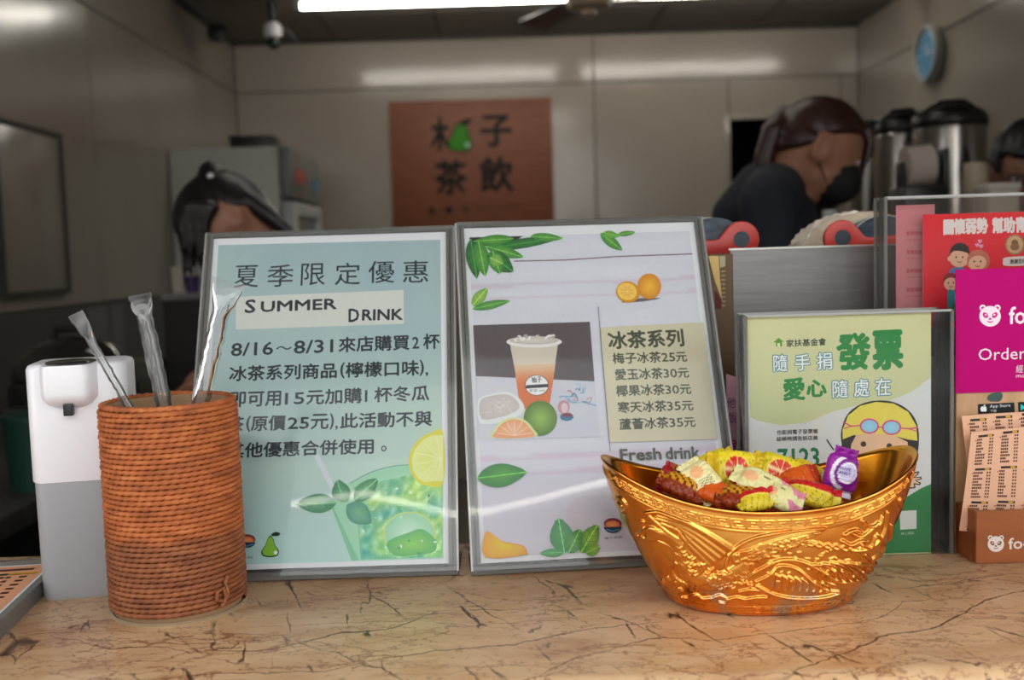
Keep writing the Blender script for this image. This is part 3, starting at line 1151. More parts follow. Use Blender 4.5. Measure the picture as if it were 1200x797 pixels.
S1.poly(Q1([(810, 600), (900, 560), (960, 545), (1015, 590), (1010, 640), (930, 655), (840, 655)]), (90, 175, 100), center=(140, 205, 90), smooth=4)
rs = random.Random(4)
for k in range(46):
    x, y = rs.uniform(650, 1035), rs.uniform(370, 650)
    S1.ell(*C1(x, y, O2), rs.uniform(2, 8) / 3.622, rs.uniform(1.5, 5) / 3.622, rs.choice([(210, 232, 220), (70, 140, 70), (175, 215, 120), (235, 240, 235), (40, 130, 100)]), rot=rs.uniform(0, 180), n=7)


def leaf(S, a, b, w, c, c2, part='printed_picture', bend=0.0, veins=True):
    """pointed leaf from a to b, half width w (px)"""
    ax, ay = a; bx_, by = b
    dx, dy = bx_ - ax, by - ay
    l = math.hypot(dx, dy)
    ux, uy = dx / l, dy / l
    nx_, ny_ = -uy, ux
    up, dn, mid = [], [], []
    for k in range(11):
        t = k / 10
        ww = w * math.sin(math.pi * t ** .85) ** .8 if 0 < t < 1 else 0
        cx = ax + dx * t + nx_ * bend * math.sin(math.pi * t)
        cy = ay + dy * t + ny_ * bend * math.sin(math.pi * t)
        mid.append((cx, cy))
        up.append((cx + nx_ * ww, cy + ny_ * ww))
        if 0 < k < 10:
            dn.append((cx - nx_ * ww, cy - ny_ * ww))
    S.poly(up + dn[::-1], c, part, center=c2)
    if veins:
        S.line(mid, max(.5, w * .10), tuple(min(255, v * 1.25 + 12) for v in c2), part)
        for k in (2, 4, 6, 8):
            for s in (1, -1):
                ww = w * math.sin(math.pi * (k / 10) ** .85) * .8
                p = mid[k]
                S.line([p, (p[0] + nx_ * ww * s + ux * w * .45, p[1] + ny_ * ww * s + uy * w * .45)], max(.35, w * .05), tuple(v * .82 for v in c), part)


leaf(S1, C1(598, 432, O2), C1(425, 440, O2), 11.5, (44, 128, 84), (84, 160, 110))
leaf(S1, C1(640, 430, O2), C1(600, 335, O2), 11, (40, 120, 76), (80, 158, 100), bend=-2)
leaf(S1, C1(670, 425, O2), C1(772, 330, O2), 10, (56, 130, 84), (110, 172, 120))
leaf(S1, C1(640, 440, O2), C1(745, 520, O2), 13, (60, 140, 120), (110, 175, 130), veins=False)
# bowl mark and pear mark


def bowl_mark(S, cx, cy, r):
    S.ell(cx, cy - r * .35, r, r * .62, (120, 40, 60), 'printed_emblem')
    S.ell(cx, cy - r * .22, r * .8, r * .46, (222, 106, 60), 'printed_emblem', center=(240, 160, 90))
    S.ell(cx, cy - r * .1, r * 1.02, r * .8, (24, 48, 78), 'printed_emblem', a0=8, a1=172)
    S.line([(cx - r * .7, cy + r * .3), (cx, cy + r * .48), (cx + r * .75, cy + r * .22)], r * .12, (80, 140, 170), 'printed_emblem', smooth=4)


def pear_mark(S, cx, cy, r):
    o = [(0, -1.2), (.35, -.8), (.5, -.2), (.92, .45), (.8, 1), (0, 1.2), (-.8, 1.05), (-1, .55), (-.55, -.15), (-.3, -.85)]
    S.poly([(cx + x * r, cy + y * r) for x, y in o], (20, 40, 20), 'printed_emblem', smooth=4)
    S.poly([(cx + x * r * .88, cy + y * r * .9) for x, y in o], (122, 176, 44), 'printed_emblem', smooth=4)
    S.poly([(cx + x * r, cy + y * r) for x, y in ((.05, -1.2), (.5, -1.6), (1.1, -1.45), (.8, -1.15))], (24, 36, 30), 'printed_emblem', smooth=3)
    S.ell(cx + .6 * r, cy + .7 * r, r * .22, r * .22, (230, 235, 225), 'printed_emblem')


bowl_mark(S1, *C1(218, 600, O2), 9.5)
pear_mark(S1, *C1(316, 618, O2), 10.5)
S1.text('柚子茶飲', (283, 656), (297, 655), 3, (40, 80, 100), 0, 'printed_emblem')
S1.done()

# ---------------------------------------------------------------- second stand
st2 = sign_stand('clear sign stand with the iced tea price page and drink photo, beside the bowl',
                 (.074, .8452, 1.008), -23.356, 4.62, .0082, .0078, .0035)
S2 = Sheet(st2, Vector((.074, .8452, 1.008)), (R_(-23.356), 0, R_(4.62)), gain=1.12)
S2.d = -4e-4
OB = (530, 450)


def D1(x, y):
    return (x / 3.622 + 530, y / 3.622 + 250)


def D2(x, y):
    return (x / 3.466 + 530, y / 3.466 + 450)


def bg2(u, v):
    n = wn(u * .7, v * 7, 3) + .5 * wn(u * 2, v * 26, 2)
    c = np.array([206, 207, 217.]) + np.array([7, 5, 5]) * n
    if .60 < v:
        c = c + np.array([-4, -9, -5]) * min(1, (v - .6) * 4)
    for q, w in ((.165, .006), (.21, .005), (.715, .008), (.76, .006)):
        if abs(v - q - .01 * wn(u, q, 3)) < w:
            c = c + np.array([-2, -16, -10])
    return tuple(np.clip(c, 0, 255))


S2.grid([(549, 278.5), (808, 271), (853, 640), (568.3, 653.5)], 34, 110, bg2, 'printed_background')
S2.line([D1(262, 204), D1(480, 199), D1(700, 184), D1(1018, 173)], 1.3, (110, 62, 80))
# mint sprigs
dk, md_, lt = (28, 92, 40), (52, 128, 52), (104, 164, 66)
S2.poly([D1(72, 103), D1(300, 97), D1(250, 130), D1(150, 140), D1(80, 130)], (52, 46, 44))
for a, b_, w, c, c2 in (((150, 150), (470, 103), 6, dk, md_), ((260, 108), (90, 120), 6, md_, lt), ((330, 98), (470, 108), 5, md_, lt),
                        ((78, 110), (105, 280), 9, dk, md_), ((110, 115), (140, 270), 9, md_, lt), ((140, 140), (305, 188), 7, md_, lt),
                        ((150, 170), (260, 250), 11, dk, md_), ((170, 160), (205, 260), 9, md_, lt), ((160, 190), (215, 215), 7, lt, (150, 190, 90)),
                        ((84, 395), (150, 318), 7, lt, (160, 190, 80)), ((84, 408), (248, 372), 5, md_, lt),
                        ((628, 86), (722, 160), 6, md_, lt), ((700, 92), (778, 82), 3, md_, lt), ((640, 84), (710, 100), 4, lt, lt)):
    leaf(S2, D1(*a), D1(*b_), w, c, c2)
S2.poly([D1(720, 380), D1(760, 365), D1(885, 362), D1(800, 376)], (90, 84, 92), smooth=3)
S2.ell(*D1(835, 312), 14, 15, (205, 130, 16), center=(240, 180, 50))
S2.ell(*D1(745, 336), 14, 12.5, (205, 140, 20), rot=15)
S2.ell(*D1(741, 334), 11.6, 10, (236, 196, 90), center=(228, 160, 50), rot=15)
for k in range(8):
    a = R_(k * 45)
    S2.line([D1(741, 334), D1(741 + 34 * math.cos(a), 334 + 30 * math.sin(a))], .45, (246, 216, 130))
# drink photograph
S2.poly([(554.3, 381.7), (691, 377.6), (696.5, 447.4), (557.6, 441.3)], (84, 72, 76))
S2.grid([(557.6, 441.3), (696.5, 447.4), (703, 512), (560.3, 517)], 12, 10, lambda u, v: (198 + 8 * wn(u, v, 5), 199 + 8 * wn(u, v, 5), 209), 'printed_picture')
rs = random.Random(9)
for k in range(22):
    x = rs.uniform(556, 690)
    S2.line([(x, 384), (x + 2, 440)], .4, (96, 84, 86))
S2.poly([D1(245, 560), D1(448, 556), D1(436, 640), D1(262, 650)], (206, 196, 180))
S2.grid([D1(262, 645), D1(438, 638), D1(412, 820), D1(288, 835)], 4, 8, lambda u, v: (212 - 4 * v, 190 - 84 * min(1, v * 2.2), 160 - 110 * min(1, v * 2.2)))
S2.ell(*D1(347, 548), 118 / 3.622, 24 / 3.622, (226, 222, 220))
S2.ell(*D1(347, 542), 104 / 3.622, 17 / 3.622, (190, 180, 172), center=(214, 206, 198))
for k in range(26):
    S2.ell(*D1(347 + rs.uniform(-88, 88), 528 + rs.uniform(-8, 14)), rs.uniform(1, 3.2), rs.uniform(.8, 2), rs.choice([(232, 228, 226), (176, 160, 150), (205, 196, 190)]), n=7)
S2.ell(*D1(358, 732), 51 / 3.622, 44 / 3.622, (20, 20, 22))
S2.ell(*D1(358, 732), 48 / 3.622, 41.5 / 3.622, (228, 228, 230))
S2.text('柚子', D1(338, 722), D1(380, 719), 7, (30, 30, 32), .02, 'printed_text')
S2.poly([D1(312, 732), D1(405, 726), D1(405, 740), D1(312, 746)], (22, 22, 24))
S2.text('茶飲 tea', D1(326, 762), D1(392, 758), 3.4, (60, 60, 60), 0, 'printed_text')
S2.poly([D2(104, 70), D2(150, 45), D2(230, 35), D2(280, 70), D2(290, 112), D2(230, 150), D2(140, 165), D2(106, 150)], (216, 220, 220), smooth=3)
S2.poly([D2(112, 75), D2(150, 52), D2(225, 45), D2(268, 78), D2(262, 110), D2(200, 135), D2(120, 145)], (188, 178, 178), center=(206, 196, 192), smooth=3)
for k in range(40):
    S2.ell(*D2(rs.uniform(125, 250), rs.uniform(62, 130)), rs.uniform(.6, 1.6), rs.uniform(.5, 1.2), rs.choice([(220, 212, 210), (170, 156, 152), (202, 190, 186)]), n=6)
S2.ell(*D2(357, 142), 68 / 3.466, 72 / 3.466, (70, 112, 30), center=(146, 182, 74))
S2.poly([D2(163, 222), D2(168, 190), D2(190, 160), D2(225, 141), D2(260, 138), D2(300, 152), D2(328, 185), D2(336, 216)], (206, 214, 150), smooth=3)
S2.poly([D2(174, 221), D2(178, 194), D2(198, 167), D2(228, 150), D2(260, 147), D2(295, 160), D2(319, 188), D2(326, 216)], (224, 150, 104), center=(226, 176, 140), smooth=3)
for k in range(7):
    a = R_(12 + 26 * k)
    S2.line([D2(252, 212), D2(252 + 72 * math.cos(a), 214 - 64 * math.sin(a))], .6, (238, 214, 186))
for k in range(16):
    a0 = rs.uniform(440, 560), rs.uniform(20, 80)
    S2.line([D2(*a0), D2(a0[0] + rs.uniform(-30, 30), a0[1] + rs.uniform(-16, 16)), D2(a0[0] + rs.uniform(-10, 40), a0[1] + rs.uniform(-24, 24))], rs.uniform(.6, 1.6), rs.choice([(70, 140, 180), (120, 170, 200), (190, 130, 140), (170, 190, 205)]), smooth=3)
S2.ell(*D2(452, 96), 7, 8, (190, 140, 150)); S2.ell(*D2(455, 100), 4, 6, (214, 190, 196)); S2.ell(*D2(464, 136), 8, 4.6, (40, 110, 150)); S2.ell(*D2(466, 128), 6, 2.6, (120, 50, 70))
# price column
S2.line([(700.6, 360), (709.5, 470), (714.9, 530)], .7, (84, 92, 104))
S2.poly([(703.4, 384.4), (824, 378.4), (840.2, 515), (714.6, 519.2)], (203, 196, 168))
OC = (64, 68, 50)


def menu_line(parts, k, o, a, b, xa, xb, h, bold=.028):
    for st, x0, x1, hh, up in parts:
        ya = a + (b - a) * (x0 - xa) / (xb - xa) - up
        yb_ = a + (b - a) * (x1 - xa) / (xb - xa) - up
        S2.text(st, (x0 / k + o[0], ya / k + o[1]), (x1 / k + o[0], yb_ / k + o[1]), hh / k, OC, bold)


OA = (530, 250)
menu_line([('冰茶系列', 665, 983, 72, 0)], 3.622, OA, 579, 566, 665, 983, 72, .035)
menu_line([('梅子冰茶', 682, 885, 46, 0), ('25', 889, 945, 36, 3), ('元', 950, 995, 40, 0)], 3.622, OA, 642, 632, 682, 995, 46)
menu_line([('愛玉冰茶', 692, 893, 46, 0), ('30', 897, 953, 36, 3), ('元', 958, 1003, 40, 0)], 3.622, OA, 711, 700, 692, 1003, 46)
menu_line([('椰果冰茶', 697, 901, 46, 0), ('30', 905, 962, 36, 3), ('元', 967, 1013, 40, 0)], 3.622, OA, 780, 769, 697, 1013, 46)
menu_line([('寒天冰茶', 673, 870, 45, 0), ('35', 873, 927, 35, 3), ('元', 932, 978, 38, 0)], 3.466, OB, 121, 109, 673, 978, 45)
menu_line([('蘆薈冰茶', 680, 878, 45, 0), ('35', 882, 937, 35, 3), ('元', 942, 987, 38, 0)], 3.466, OB, 189, 176, 680, 987, 45)
menu_line([('Fresh', 683, 848, 46, 0), ('drink', 868, 1003, 46, 0)], 3.466, OB, 314, 302, 683, 1003, 46, .04)
# lower leaves and fruit
leaf(S2, D2(100, 385), D2(303, 360), 14, (32, 120, 48), (84, 160, 60))
S2.poly([D2(133, 606), D2(165, 612), D2(200, 640), D2(245, 648), D2(290, 660), D2(303, 685), D2(290, 697), D2(133, 706)], (218, 150, 40), center=(226, 196, 40), smooth=3)
leaf(S2, D2(455, 690), D2(430, 545), 14, (60, 138, 84), (96, 168, 100))
leaf(S2, D2(455, 685), D2(352, 690), 5, (70, 150, 90), (100, 170, 100))
leaf(S2, D2(520, 688), D2(590, 572), 11, (80, 150, 56), (124, 178, 70))
leaf(S2, D2(470, 690), D2(520, 590), 10, (66, 140, 70), (110, 172, 90))
leaf(S2, D2(540, 690), D2(598, 660), 7, (90, 156, 56), (130, 184, 70))
bowl_mark(S2, *D2(650, 582), 10.5)
S2.text('柚子茶飲', D2(617, 634), D2(690, 628), 3, (50, 54, 70), 0, 'printed_emblem')
S2.done()


# ================================================================ ROPE CANISTER
CX, CY, CR_, CH = -.2570, .7805, .0498, .1525
can = thing('straw_canister', 'orange rope-wrapped round straw canister at the front left of the counter', 'canister', (CX, CY, 1.0))


def rope_mat():
    m, t, b = new_mat('orange_twisted_rope')
    L = t.links.new
    co = nd(t, 'ShaderNodeTexCoord')
    n = nd(t, 'ShaderNodeTexNoise', Scale=55.0, Detail=4.0)
    mp = nd(t, 'ShaderNodeMapping')
    mp.inputs['Scale'].default_value = (1, 1, 3)
    L(co.outputs['Object'], mp.inputs[0])
    L(mp.outputs[0], n.inputs['Vector'])
    r = ramp(t, [(.3, rgb(142, 74, 34)), (.55, rgb(176, 96, 46)), (.75, rgb(198, 118, 64))])
    L(n.outputs['Fac'], r.inputs[0])
    r2 = ramp(t, [(.3, rgb(112, 60, 32)), (.55, rgb(142, 82, 46)), (.75, rgb(164, 100, 60))])
    L(n.outputs['Fac'], r2.inputs[0])
    s = nd(t, 'ShaderNodeSeparateXYZ')
    L(co.outputs['Object'], s.inputs[0])
    mr = ramp(t, [(.058, (1, 1, 1)), (.062, (0, 0, 0))])
    L(s.outputs['Z'], mr.inputs[0])
    mx = nd(t, 'ShaderNodeMix')
    mx.data_type = 'RGBA'
    L(mr.outputs[0], mx.inputs[0])
    L(r.outputs[0], mx.inputs[6])
    L(r2.outputs[0], mx.inputs[7])
    L(mx.outputs[2], b.inputs['Base Color'])
    b.inputs['Roughness'].default_value = .62
    f = nd(t, 'ShaderNodeTexNoise', Scale=900.0, Detail=2.0)
    L(co.outputs['Object'], f.inputs['Vector'])
    bp = nd(t, 'ShaderNodeBump', Strength=.35, Distance=.0006)
    L(f.outputs['Fac'], bp.inputs['Height'])
    L(bp.outputs[0], b.inputs['Normal'])
    return m


def rope(name, R, z0, z1, turns, rr, mat, parent, seg=300, ns=9, pitch=.0062, flat=1.0, wob=.0003):
    """one helix of two-strand twisted rope"""
    N = int(turns * seg)
    i = np.arange(N + 1)
    th = 2 * np.pi * i / seg
    s = th * R
    z = z0 + (z1 - z0) * i / N
    k = np.arange(ns)
    ph = 2 * np.pi * k / ns
    TH, PH = np.meshgrid(th, ph, indexing='ij')
    Z = np.repeat(z[:, None], ns, 1)
    S_ = np.repeat(s[:, None], ns, 1)
    prof = np.abs(np.cos(1.5 * (PH - 2 * np.pi * S_ / (pitch * 3) )))
    r = rr * (.60 + .50 * prof ** .8)
    w = wob * (np.sin(TH * 3.1 + Z * 900) + np.sin(TH * 7.3 + Z * 333))
    RR = R + w + r * np.cos(PH) * flat
    V = np.stack([RR * np.cos(TH), RR * np.sin(TH), Z + w * .5 + r * np.sin(PH)], -1).reshape(-1, 3)
    a = (np.arange(N)[:, None] * ns + k[None, :]).ravel()
    b = (np.arange(N)[:, None] * ns + (k[None, :] + 1) % ns).ravel()
    F = np.stack([a, b, b + ns, a + ns], -1)
    me = bpy.data.meshes.new(name)
    me.vertices.add(len(V)); me.vertices.foreach_set('co', V.ravel())
    me.loops.add(F.size); me.loops.foreach_set('vertex_index', F.ravel())
    me.polygons.add(len(F)); me.polygons.foreach_set('loop_start', np.arange(0, F.size, 4)); 
    me.polygons.foreach_set('use_smooth', [True] * len(F))
    me.update(calc_edges=True); me.validate()
    me.materials.append(mat)
    o = bpy.data.objects.new(name, me); COL.objects.link(o); o.parent = parent
    return o


M['rope'] = rope_mat()
rope('rope_wrap', CR_ - .0017, .0048, CH, 40, .00195, M['rope'], can, wob=.00018)
rope('rim_rope', CR_ - .0035, CH + .0022, CH + .0028, 1.02, .0023, M['rope'], can)
m = MB(); m.lathe([(CR_ - .0035, .0), (CR_ - .003, .001), (CR_ - .003, CH), (CR_ - .006, CH + .002), (CR_ - .008, CH), (CR_ - .008, .004), (.001, .004)], 64, cap=False)
m.obj('inner_tube', pbr('kraft_board', rgb(150, 120, 88), .7), can)
m = MB(); m.lathe([(.001, 0), (CR_ - .0002, 0), (CR_ + .0002, .0012), (CR_ - .002, .0022)], 64, cap=False)
m.obj('bottom_ring', pbr('pale_tin', rgb(190, 170, 140), .4, metal=.4), can)
# crumpled paper lining showing inside the rim
b = bmesh.new()
rings = []
for i, rr in enumerate((.001, .012, .022, .031, .037, .0415)):
    rings.append([b.verts.new((rr * math.cos(a), rr * math.sin(a), CH - .016 + .010 * noise.noise(Vector((rr * 60 * math.cos(a), rr * 60 * math.sin(a), 0))) + .22 * max(0, rr - .03))) for a in [2 * math.pi * k / 36 for k in range(36)]])
for i in range(5):
    for k in range(36):
        b.faces.new((rings[i][k], rings[i][(k + 1) % 36], rings[i + 1][(k + 1) % 36], rings[i + 1][k]))
mm = MB(); mm.b.free(); mm.b = b
mm.obj('paper_lining', pbr('crumpled_paper', rgb(196, 178, 150), .7), can)
# knot low on the right side
m = MB()
a0 = R_(-38)
kp = [Vector(((CR_ + .002) * math.cos(a0 + x * 20), (CR_ + .002) * math.sin(a0 + x * 20), .012 + y)) for x, y in ((0, -.004), (.004, .002), (.002, .009), (-.003, .008), (-.004, .002), (.002, -.001), (.006, .004), (.004, .013), (.007, .017))]
m.tube(kp, .0016, 8)
m.obj('knot', M['rope'], can)

# wrapped straws standing in the canister
M['film'] = clear_mat('clear_film', (.95, .96, .96), .07, 1.8, haze=.07, hazecol=(.8, .8, .8), streak=70)
M['straw_clear'] = clear_mat('clear_straw', (.93, .94, .94), .12, 1.4, haze=.05, hazecol=(.7, .72, .74))


def straw(label, pb, pt, r, tip, loc_r):
    """film-wrapped straw from pb (inside the canister) to pt, flat crimped end"""
    t = thing('wrapped_straw', label, 'straw', pb, group='wrapped straws in the canister')
    d = (pt - pb)
    L_ = d.length
    d.normalize()
    side = d.cross(Vector((0, 1, 0))).normalized()
    nrm = side.cross(d)
    m = MB(); m.tube([d * (.004), d * (L_ - tip * 1.1)], r * .72, 14, cap=False)
    m.obj('straw', M['straw_clear'], t)
    rings = []
    rs = random.Random(int(L_ * 1e5))
    N = 26
    for i in range(N + 1):
        f = i / N
        s = f * L_
        e = max(0, 1 - (L_ - s) / (tip * 1.4))
        a = r * (1 + .10 * rs.uniform(-1, 1)) * (1 + loc_r * e)
        bth = r * (1 + .10 * rs.uniform(-1, 1)) * (1 - .93 * min(1, e * 1.3))
        if s < .006:
            a, bth = r * .8, r * .8
        off = side * rs.uniform(-.0004, .0004)
        ring = []
        for k in range(14):
            an = 2 * math.pi * k / 14
            q = 1 + .07 * rs.uniform(-1, 1) * (1 if e < .5 else 0)
            ring.append(d * s + off + side * a * q * math.cos(an) + nrm * bth * q * math.sin(an))
        rings.append(ring)
    m = MB(); m.loft(rings, cap=False)
    m.obj('film_wrapper', M['film'], t, angle=0)
    # crimped seal
    m = MB()
    w = r * (1 + loc_r)
    for i in range(5):
        s0 = L_ + tip * .08 * i
        m.box(-w, w, -.0003 - .0002 * (i % 2), .0003, s0, s0 + tip * .07)
    rot = Matrix((side, nrm, d)).transposed().to_4x4()
    for v in m.b.verts:
        v.co = rot @ v.co
    m.obj('crimped_seal', M['film'], t, smooth=False)
    return t


straw('thin film-wrapped straw leaning left in front of the white dispenser', P(160, 492, .775), P(93, 375, .765), .0030, .014, .9)
straw('wide film-wrapped straw in the middle of the canister', P(198, 500, .79), P(165, 351, .79), .0058, .010, .5)
straw('wide film-wrapped straw leaning right, crossing the teal notice', P(228, 500, .775), P(266, 336, .765), .0066, .012, .9)

# ================================================================ SOAP DISPENSER
DW, DD, DH = .0370, .0290, .1835
ds = thing('soap_dispenser', 'white automatic soap dispenser with a frosted tank, left of the canister', 'dispenser', (-.3405, .8310, 1.0), (0, 0, R_(11)))


def plan(w, d, z, r=.012, n=6, yoff=0):
    return [Vector((x, y + yoff, z)) for x, y in rrect(-w, w, -d, d, r, n)]


m = MB(); m.loft([plan(DW - .003, DD - .002, .0), plan(DW - .002, DD - .001, .002), plan(DW - .0012, DD - .0006, .092)])
M['frost'] = pbr('frosted_tank', (.52, .54, .58), .38, var=.02, nscale=4, trans=.35)
tk = m.obj('tank', M['frost'], ds, angle=50)
m = MB(); m.lathe([(.001, -.0012), (.0052, -.0012), (.0062, 0), (.0062, .0008)], 24)
m.obj('tank_plug', M['white_plastic'], tk, loc=(DW - .013, -DD + .0004, .0125), rot=(R_(90), 0, 0))
m = MB(); m.lathe([(.001, 0), (.0026, 0), (.0026, .0018), (.001, .0018)], 20)
m.obj('plug_centre', M['steel_dark'], tk, loc=(DW - .013, -DD - .0002, .0125), rot=(R_(90), 0, 0))
m = MB(); m.loft([plan(DW - .0006, DD - .0002, .0922), plan(DW, DD, .0932), plan(DW, DD, DH - .004), plan(DW - .0012, DD - .0012, DH - .0012), plan(DW - .004, DD - .004, DH, r=.009)])
m.obj('body', M['white_plastic'], ds, angle=50)
m = MB(); m.loft([plan(DW - .0018, DD - .0012, .0905), plan(DW - .0018, DD - .0012, .0935)])
m.obj('seam_ring', M['grey_plastic'], ds, angle=50)
# nose that overhangs the nozzle, front face rounded
nose = []
for z, w, dd in ((DH - .034, .010, .0), (DH - .031, .0165, .006), (DH - .026, .0205, .0125), (DH - .022, .0212, .0135), (DH - .003, .0212, .0135), (DH - .0005, .020, .0125)):
    nose.append([Vector((-.004 + w * math.cos(a) * (1 if abs(math.cos(a)) < .98 else 1), -DD + .004 - (dd + .004) * min(1, 1.35 * math.sin(a)) if math.sin(a) > 0 else -DD + .004 + .006 * -math.sin(a), z)) for a in [2 * math.pi * k / 40 for k in range(40)]])
m = MB(); m.loft(nose)
m.obj('spout_hood', M['white_plastic'], ds, angle=50)
m = MB(); m.lathe([(.0005, .0008), (.0175, .0008), (.0185, .0003), (.0185, -.0005)], 40, sx=1.0, sy=1.12)
m.obj('sensor_window', M['black_gloss'], ds, loc=(-.004, -DD + .011, DH + .0004))
m = MB(); m.box(-.0035, .0035, -.004, .003, -.006, .003)
m.obj('nozzle', M['black_plastic'], ds, bevel=.0008, loc=(-.004, -DD - .006, DH - .033))
for v in ():
    pass

# ================================================================ MENU BOARD LYING AT THE LEFT END
a_, b2_ = onplane(48, 682, Vector((0, 0, 1.012)), Vector((0, 0, 1))), onplane(0, 728, Vector((0, 0, 1.012)), Vector((0, 0, 1)))
dr_ = (a_ - b2_).normalized()
ang = math.atan2(dr_.y, dr_.x) - math.pi / 2
bkY = onplane(20, 656, Vector((0, 0, 1.012)), Vector((0, 0, 1))).y
corner = a_ + dr_ * ((bkY - a_.y) / dr_.y)
mb_ = thing('menu_holder', 'clear holder lying flat on the counter with a salmon price list, at the left end', 'menu', (corner.x, corner.y, 1.0), (0, 0, ang))
M['salmon'] = pbr('salmon_paper', rgb(224, 160, 120), .6, var=.02)
m = MB(); m.box(-.225, .0, -.31, .0, .0, .0095)
m.obj('holder', M['acrylic_old'], mb_, smooth=False)
m = MB(); m.box(-.221, -.006, -.303, -.006, .0097, .0101)
m.obj('white_border', M['paper'], mb_, smooth=False)
m = MB(); m.box(-.217, -.010, -.299, -.010, .0102, .0104)
m.obj('price_list', M['salmon'], mb_, smooth=False)
m = MB(); m.box(-.226, .001, -.311, -.3045, .0, .013)
m.obj('acrylic_edge', M['acrylic_edge'], mb_, smooth=False)
for bb in ((-.226, .001, -.0045, .002, .0, .013), (-.0045, .001, -.3045, -.0045, .0, .013)):
    m = MB(); m.box(*bb)
    m.obj('acrylic_edge', M['acrylic_edge'], mb_, smooth=False)
SM = Sheet(mb_, Vector((corner.x, corner.y, 1.0106)), (R_(-90), 0, ang), gain=1.1)
SM.par = None
rs = random.Random(2)
dots, darks = [], []
V, F, C = [], [], []


def flat_quad(x0, x1, y0, y1, c, z=.0106):
    k = len(V)
    V.extend([(x0, y0, z), (x1, y0, z), (x1, y1, z), (x0, y1, z)])
    F.append((k, k + 1, k + 2, k + 3))
    C.extend([rgb(*c)] * 4)


for col_ in range(3):
    x = -.055 - col_ * .065
    flat_quad(x, x + .042, -.036, -.031, (40, 30, 28)); flat_quad(x + .02, x + .042, -.0358, -.0312, (210, 160, 30), .0108)
    flat_quad(x + .006, x + .036, -.024, -.018, (90, 50, 40))
    for r_ in range(22):
        y = -.045 - r_ * .0105
        for c__ in range(5):
            flat_quad(x + c__ * .0052, x + c__ * .0052 + .0038, y, y + .0048, (70, 40, 34))
        flat_quad(x + .031, x + .037, y, y + .0045, (70, 40, 34))
np_mesh('printed_text', V, F, M['ink'], mb_, C, smooth=False)
# ================================================================ GOLD INGOT BOWL
BX, BY = .1765, .7625
bowl = thing('ingot_bowl', 'gold ingot-shaped candy bowl with a raised phoenix, at the front right', 'bowl', (BX, BY, 1.0))
# raised ornament: strokes drawn as rounded ridges in a height field (photo positions)
HX0, HY0, HS = 700, 520, 2.5
HW, HH = int(380 * HS), int(220 * HS)
HF = np.zeros((HH, HW), np.float32)


def ridge(pts, r0, r1, h, smooth=5, mode='max'):
    """rounded ridge along pts; radius tapers r0 to r1 (photo px); h is height in mm"""
    if smooth and len(pts) > 2:
        pts = spline(pts, smooth, closed=False)
    n = len(pts)
    for i in range(n - 1):
        ax, ay = (pts[i][0] - HX0) * HS, (pts[i][1] - HY0) * HS
        bx, by = (pts[i + 1][0] - HX0) * HS, (pts[i + 1][1] - HY0) * HS
        ra = (r0 + (r1 - r0) * i / (n - 1)) * HS
        rb = (r0 + (r1 - r0) * (i + 1) / (n - 1)) * HS
        rm = max(ra, rb) + 1
        x0, x1 = int(max(0, min(ax, bx) - rm)), int(min(HW, max(ax, bx) + rm + 1))
        y0, y1 = int(max(0, min(ay, by) - rm)), int(min(HH, max(ay, by) + rm + 1))
        if x1 <= x0 or y1 <= y0:
            continue
        Y, X = np.mgrid[y0:y1, x0:x1]
        dx, dy = bx - ax, by - ay
        L2 = dx * dx + dy * dy + 1e-9
        t = np.clip(((X - ax) * dx + (Y - ay) * dy) / L2, 0, 1)
        d = np.sqrt((X - ax - t * dx) ** 2 + (Y - ay - t * dy) ** 2)
        rr = ra + (rb - ra) * t
        q = np.clip(1 - (d / np.maximum(rr, .5)) ** 2, 0, 1)
        v = np.sqrt(q) * h
        sub = HF[y0:y1, x0:x1]
        if mode == 'max':
            np.maximum(sub, v, out=sub)
        elif mode == 'cut':
            np.copyto(sub, np.maximum(sub - v, 0))
        else:
            sub += v.astype(np.float32)


def B3(*p):
    return [(700 + x / 3, 500 + y / 3) for x, y in p]


rs = random.Random(11)
# left wing: fan of feathers
for k in range(15):
    f = k / 14
    a = (470 - 120 * f, 425 + 95 * f)
    e = (178 + 20 * math.sin(f * 3) + 70 * f, 300 + 95 * f)
    mid_ = ((a[0] + e[0]) / 2, (a[1] + e[1]) / 2 - 22 + 12 * f)
    if k % 2 == 0 or True:
        e = (e[0] + 150 * (k % 3) * .18 + (0 if f < .5 else 40), e[1] + 6 * (k % 3))
    ridge(B3(a, mid_, e), 3.6, 1.5, 1.0 + .35 * (k % 2))
ridge(B3((172, 303), (215, 300), (265, 318), (330, 345), (400, 385), (468, 430)), 2.2, 2.4, 1.7)
ridge(B3((172, 303), (200, 330), (250, 372), (290, 398)), 1.8, 1.5, 1.4)
# body, neck, head
ridge(B3((190, 378), (240, 385), (282, 420), (300, 470), (320, 520), (380, 548), (450, 535), (520, 500)), 6, 11, 1.8)
ridge(B3((155, 372), (175, 360), (200, 362), (215, 378), (200, 392), (180, 388)), 3, 4, 1.9)
ridge(B3((150, 330), (165, 335), (160, 352), (178, 358)), 1.5, 1.5, 1.5)
ridge(B3((165, 392), (140, 380), (150, 368)), 1.6, 1.0, 1.4)
ridge(B3((215, 400), (262, 425), (275, 470), (262, 500), (275, 530), (300, 548)), 1.8, 1.8, 1.6)
for k in range(70):                                  # scales on breast and body
    t = rs.random()
    x, y = 285 + t * 240 + rs.uniform(-10, 10), 430 + t * 90 + rs.uniform(-14, 44) + (70 * math.sin(t * 3.1) * .55)
    ridge(B3((x - 7, y - 3), (x, y + 4), (x + 9, y - 2)), 1.3, 1.3, 2.3, smooth=0)
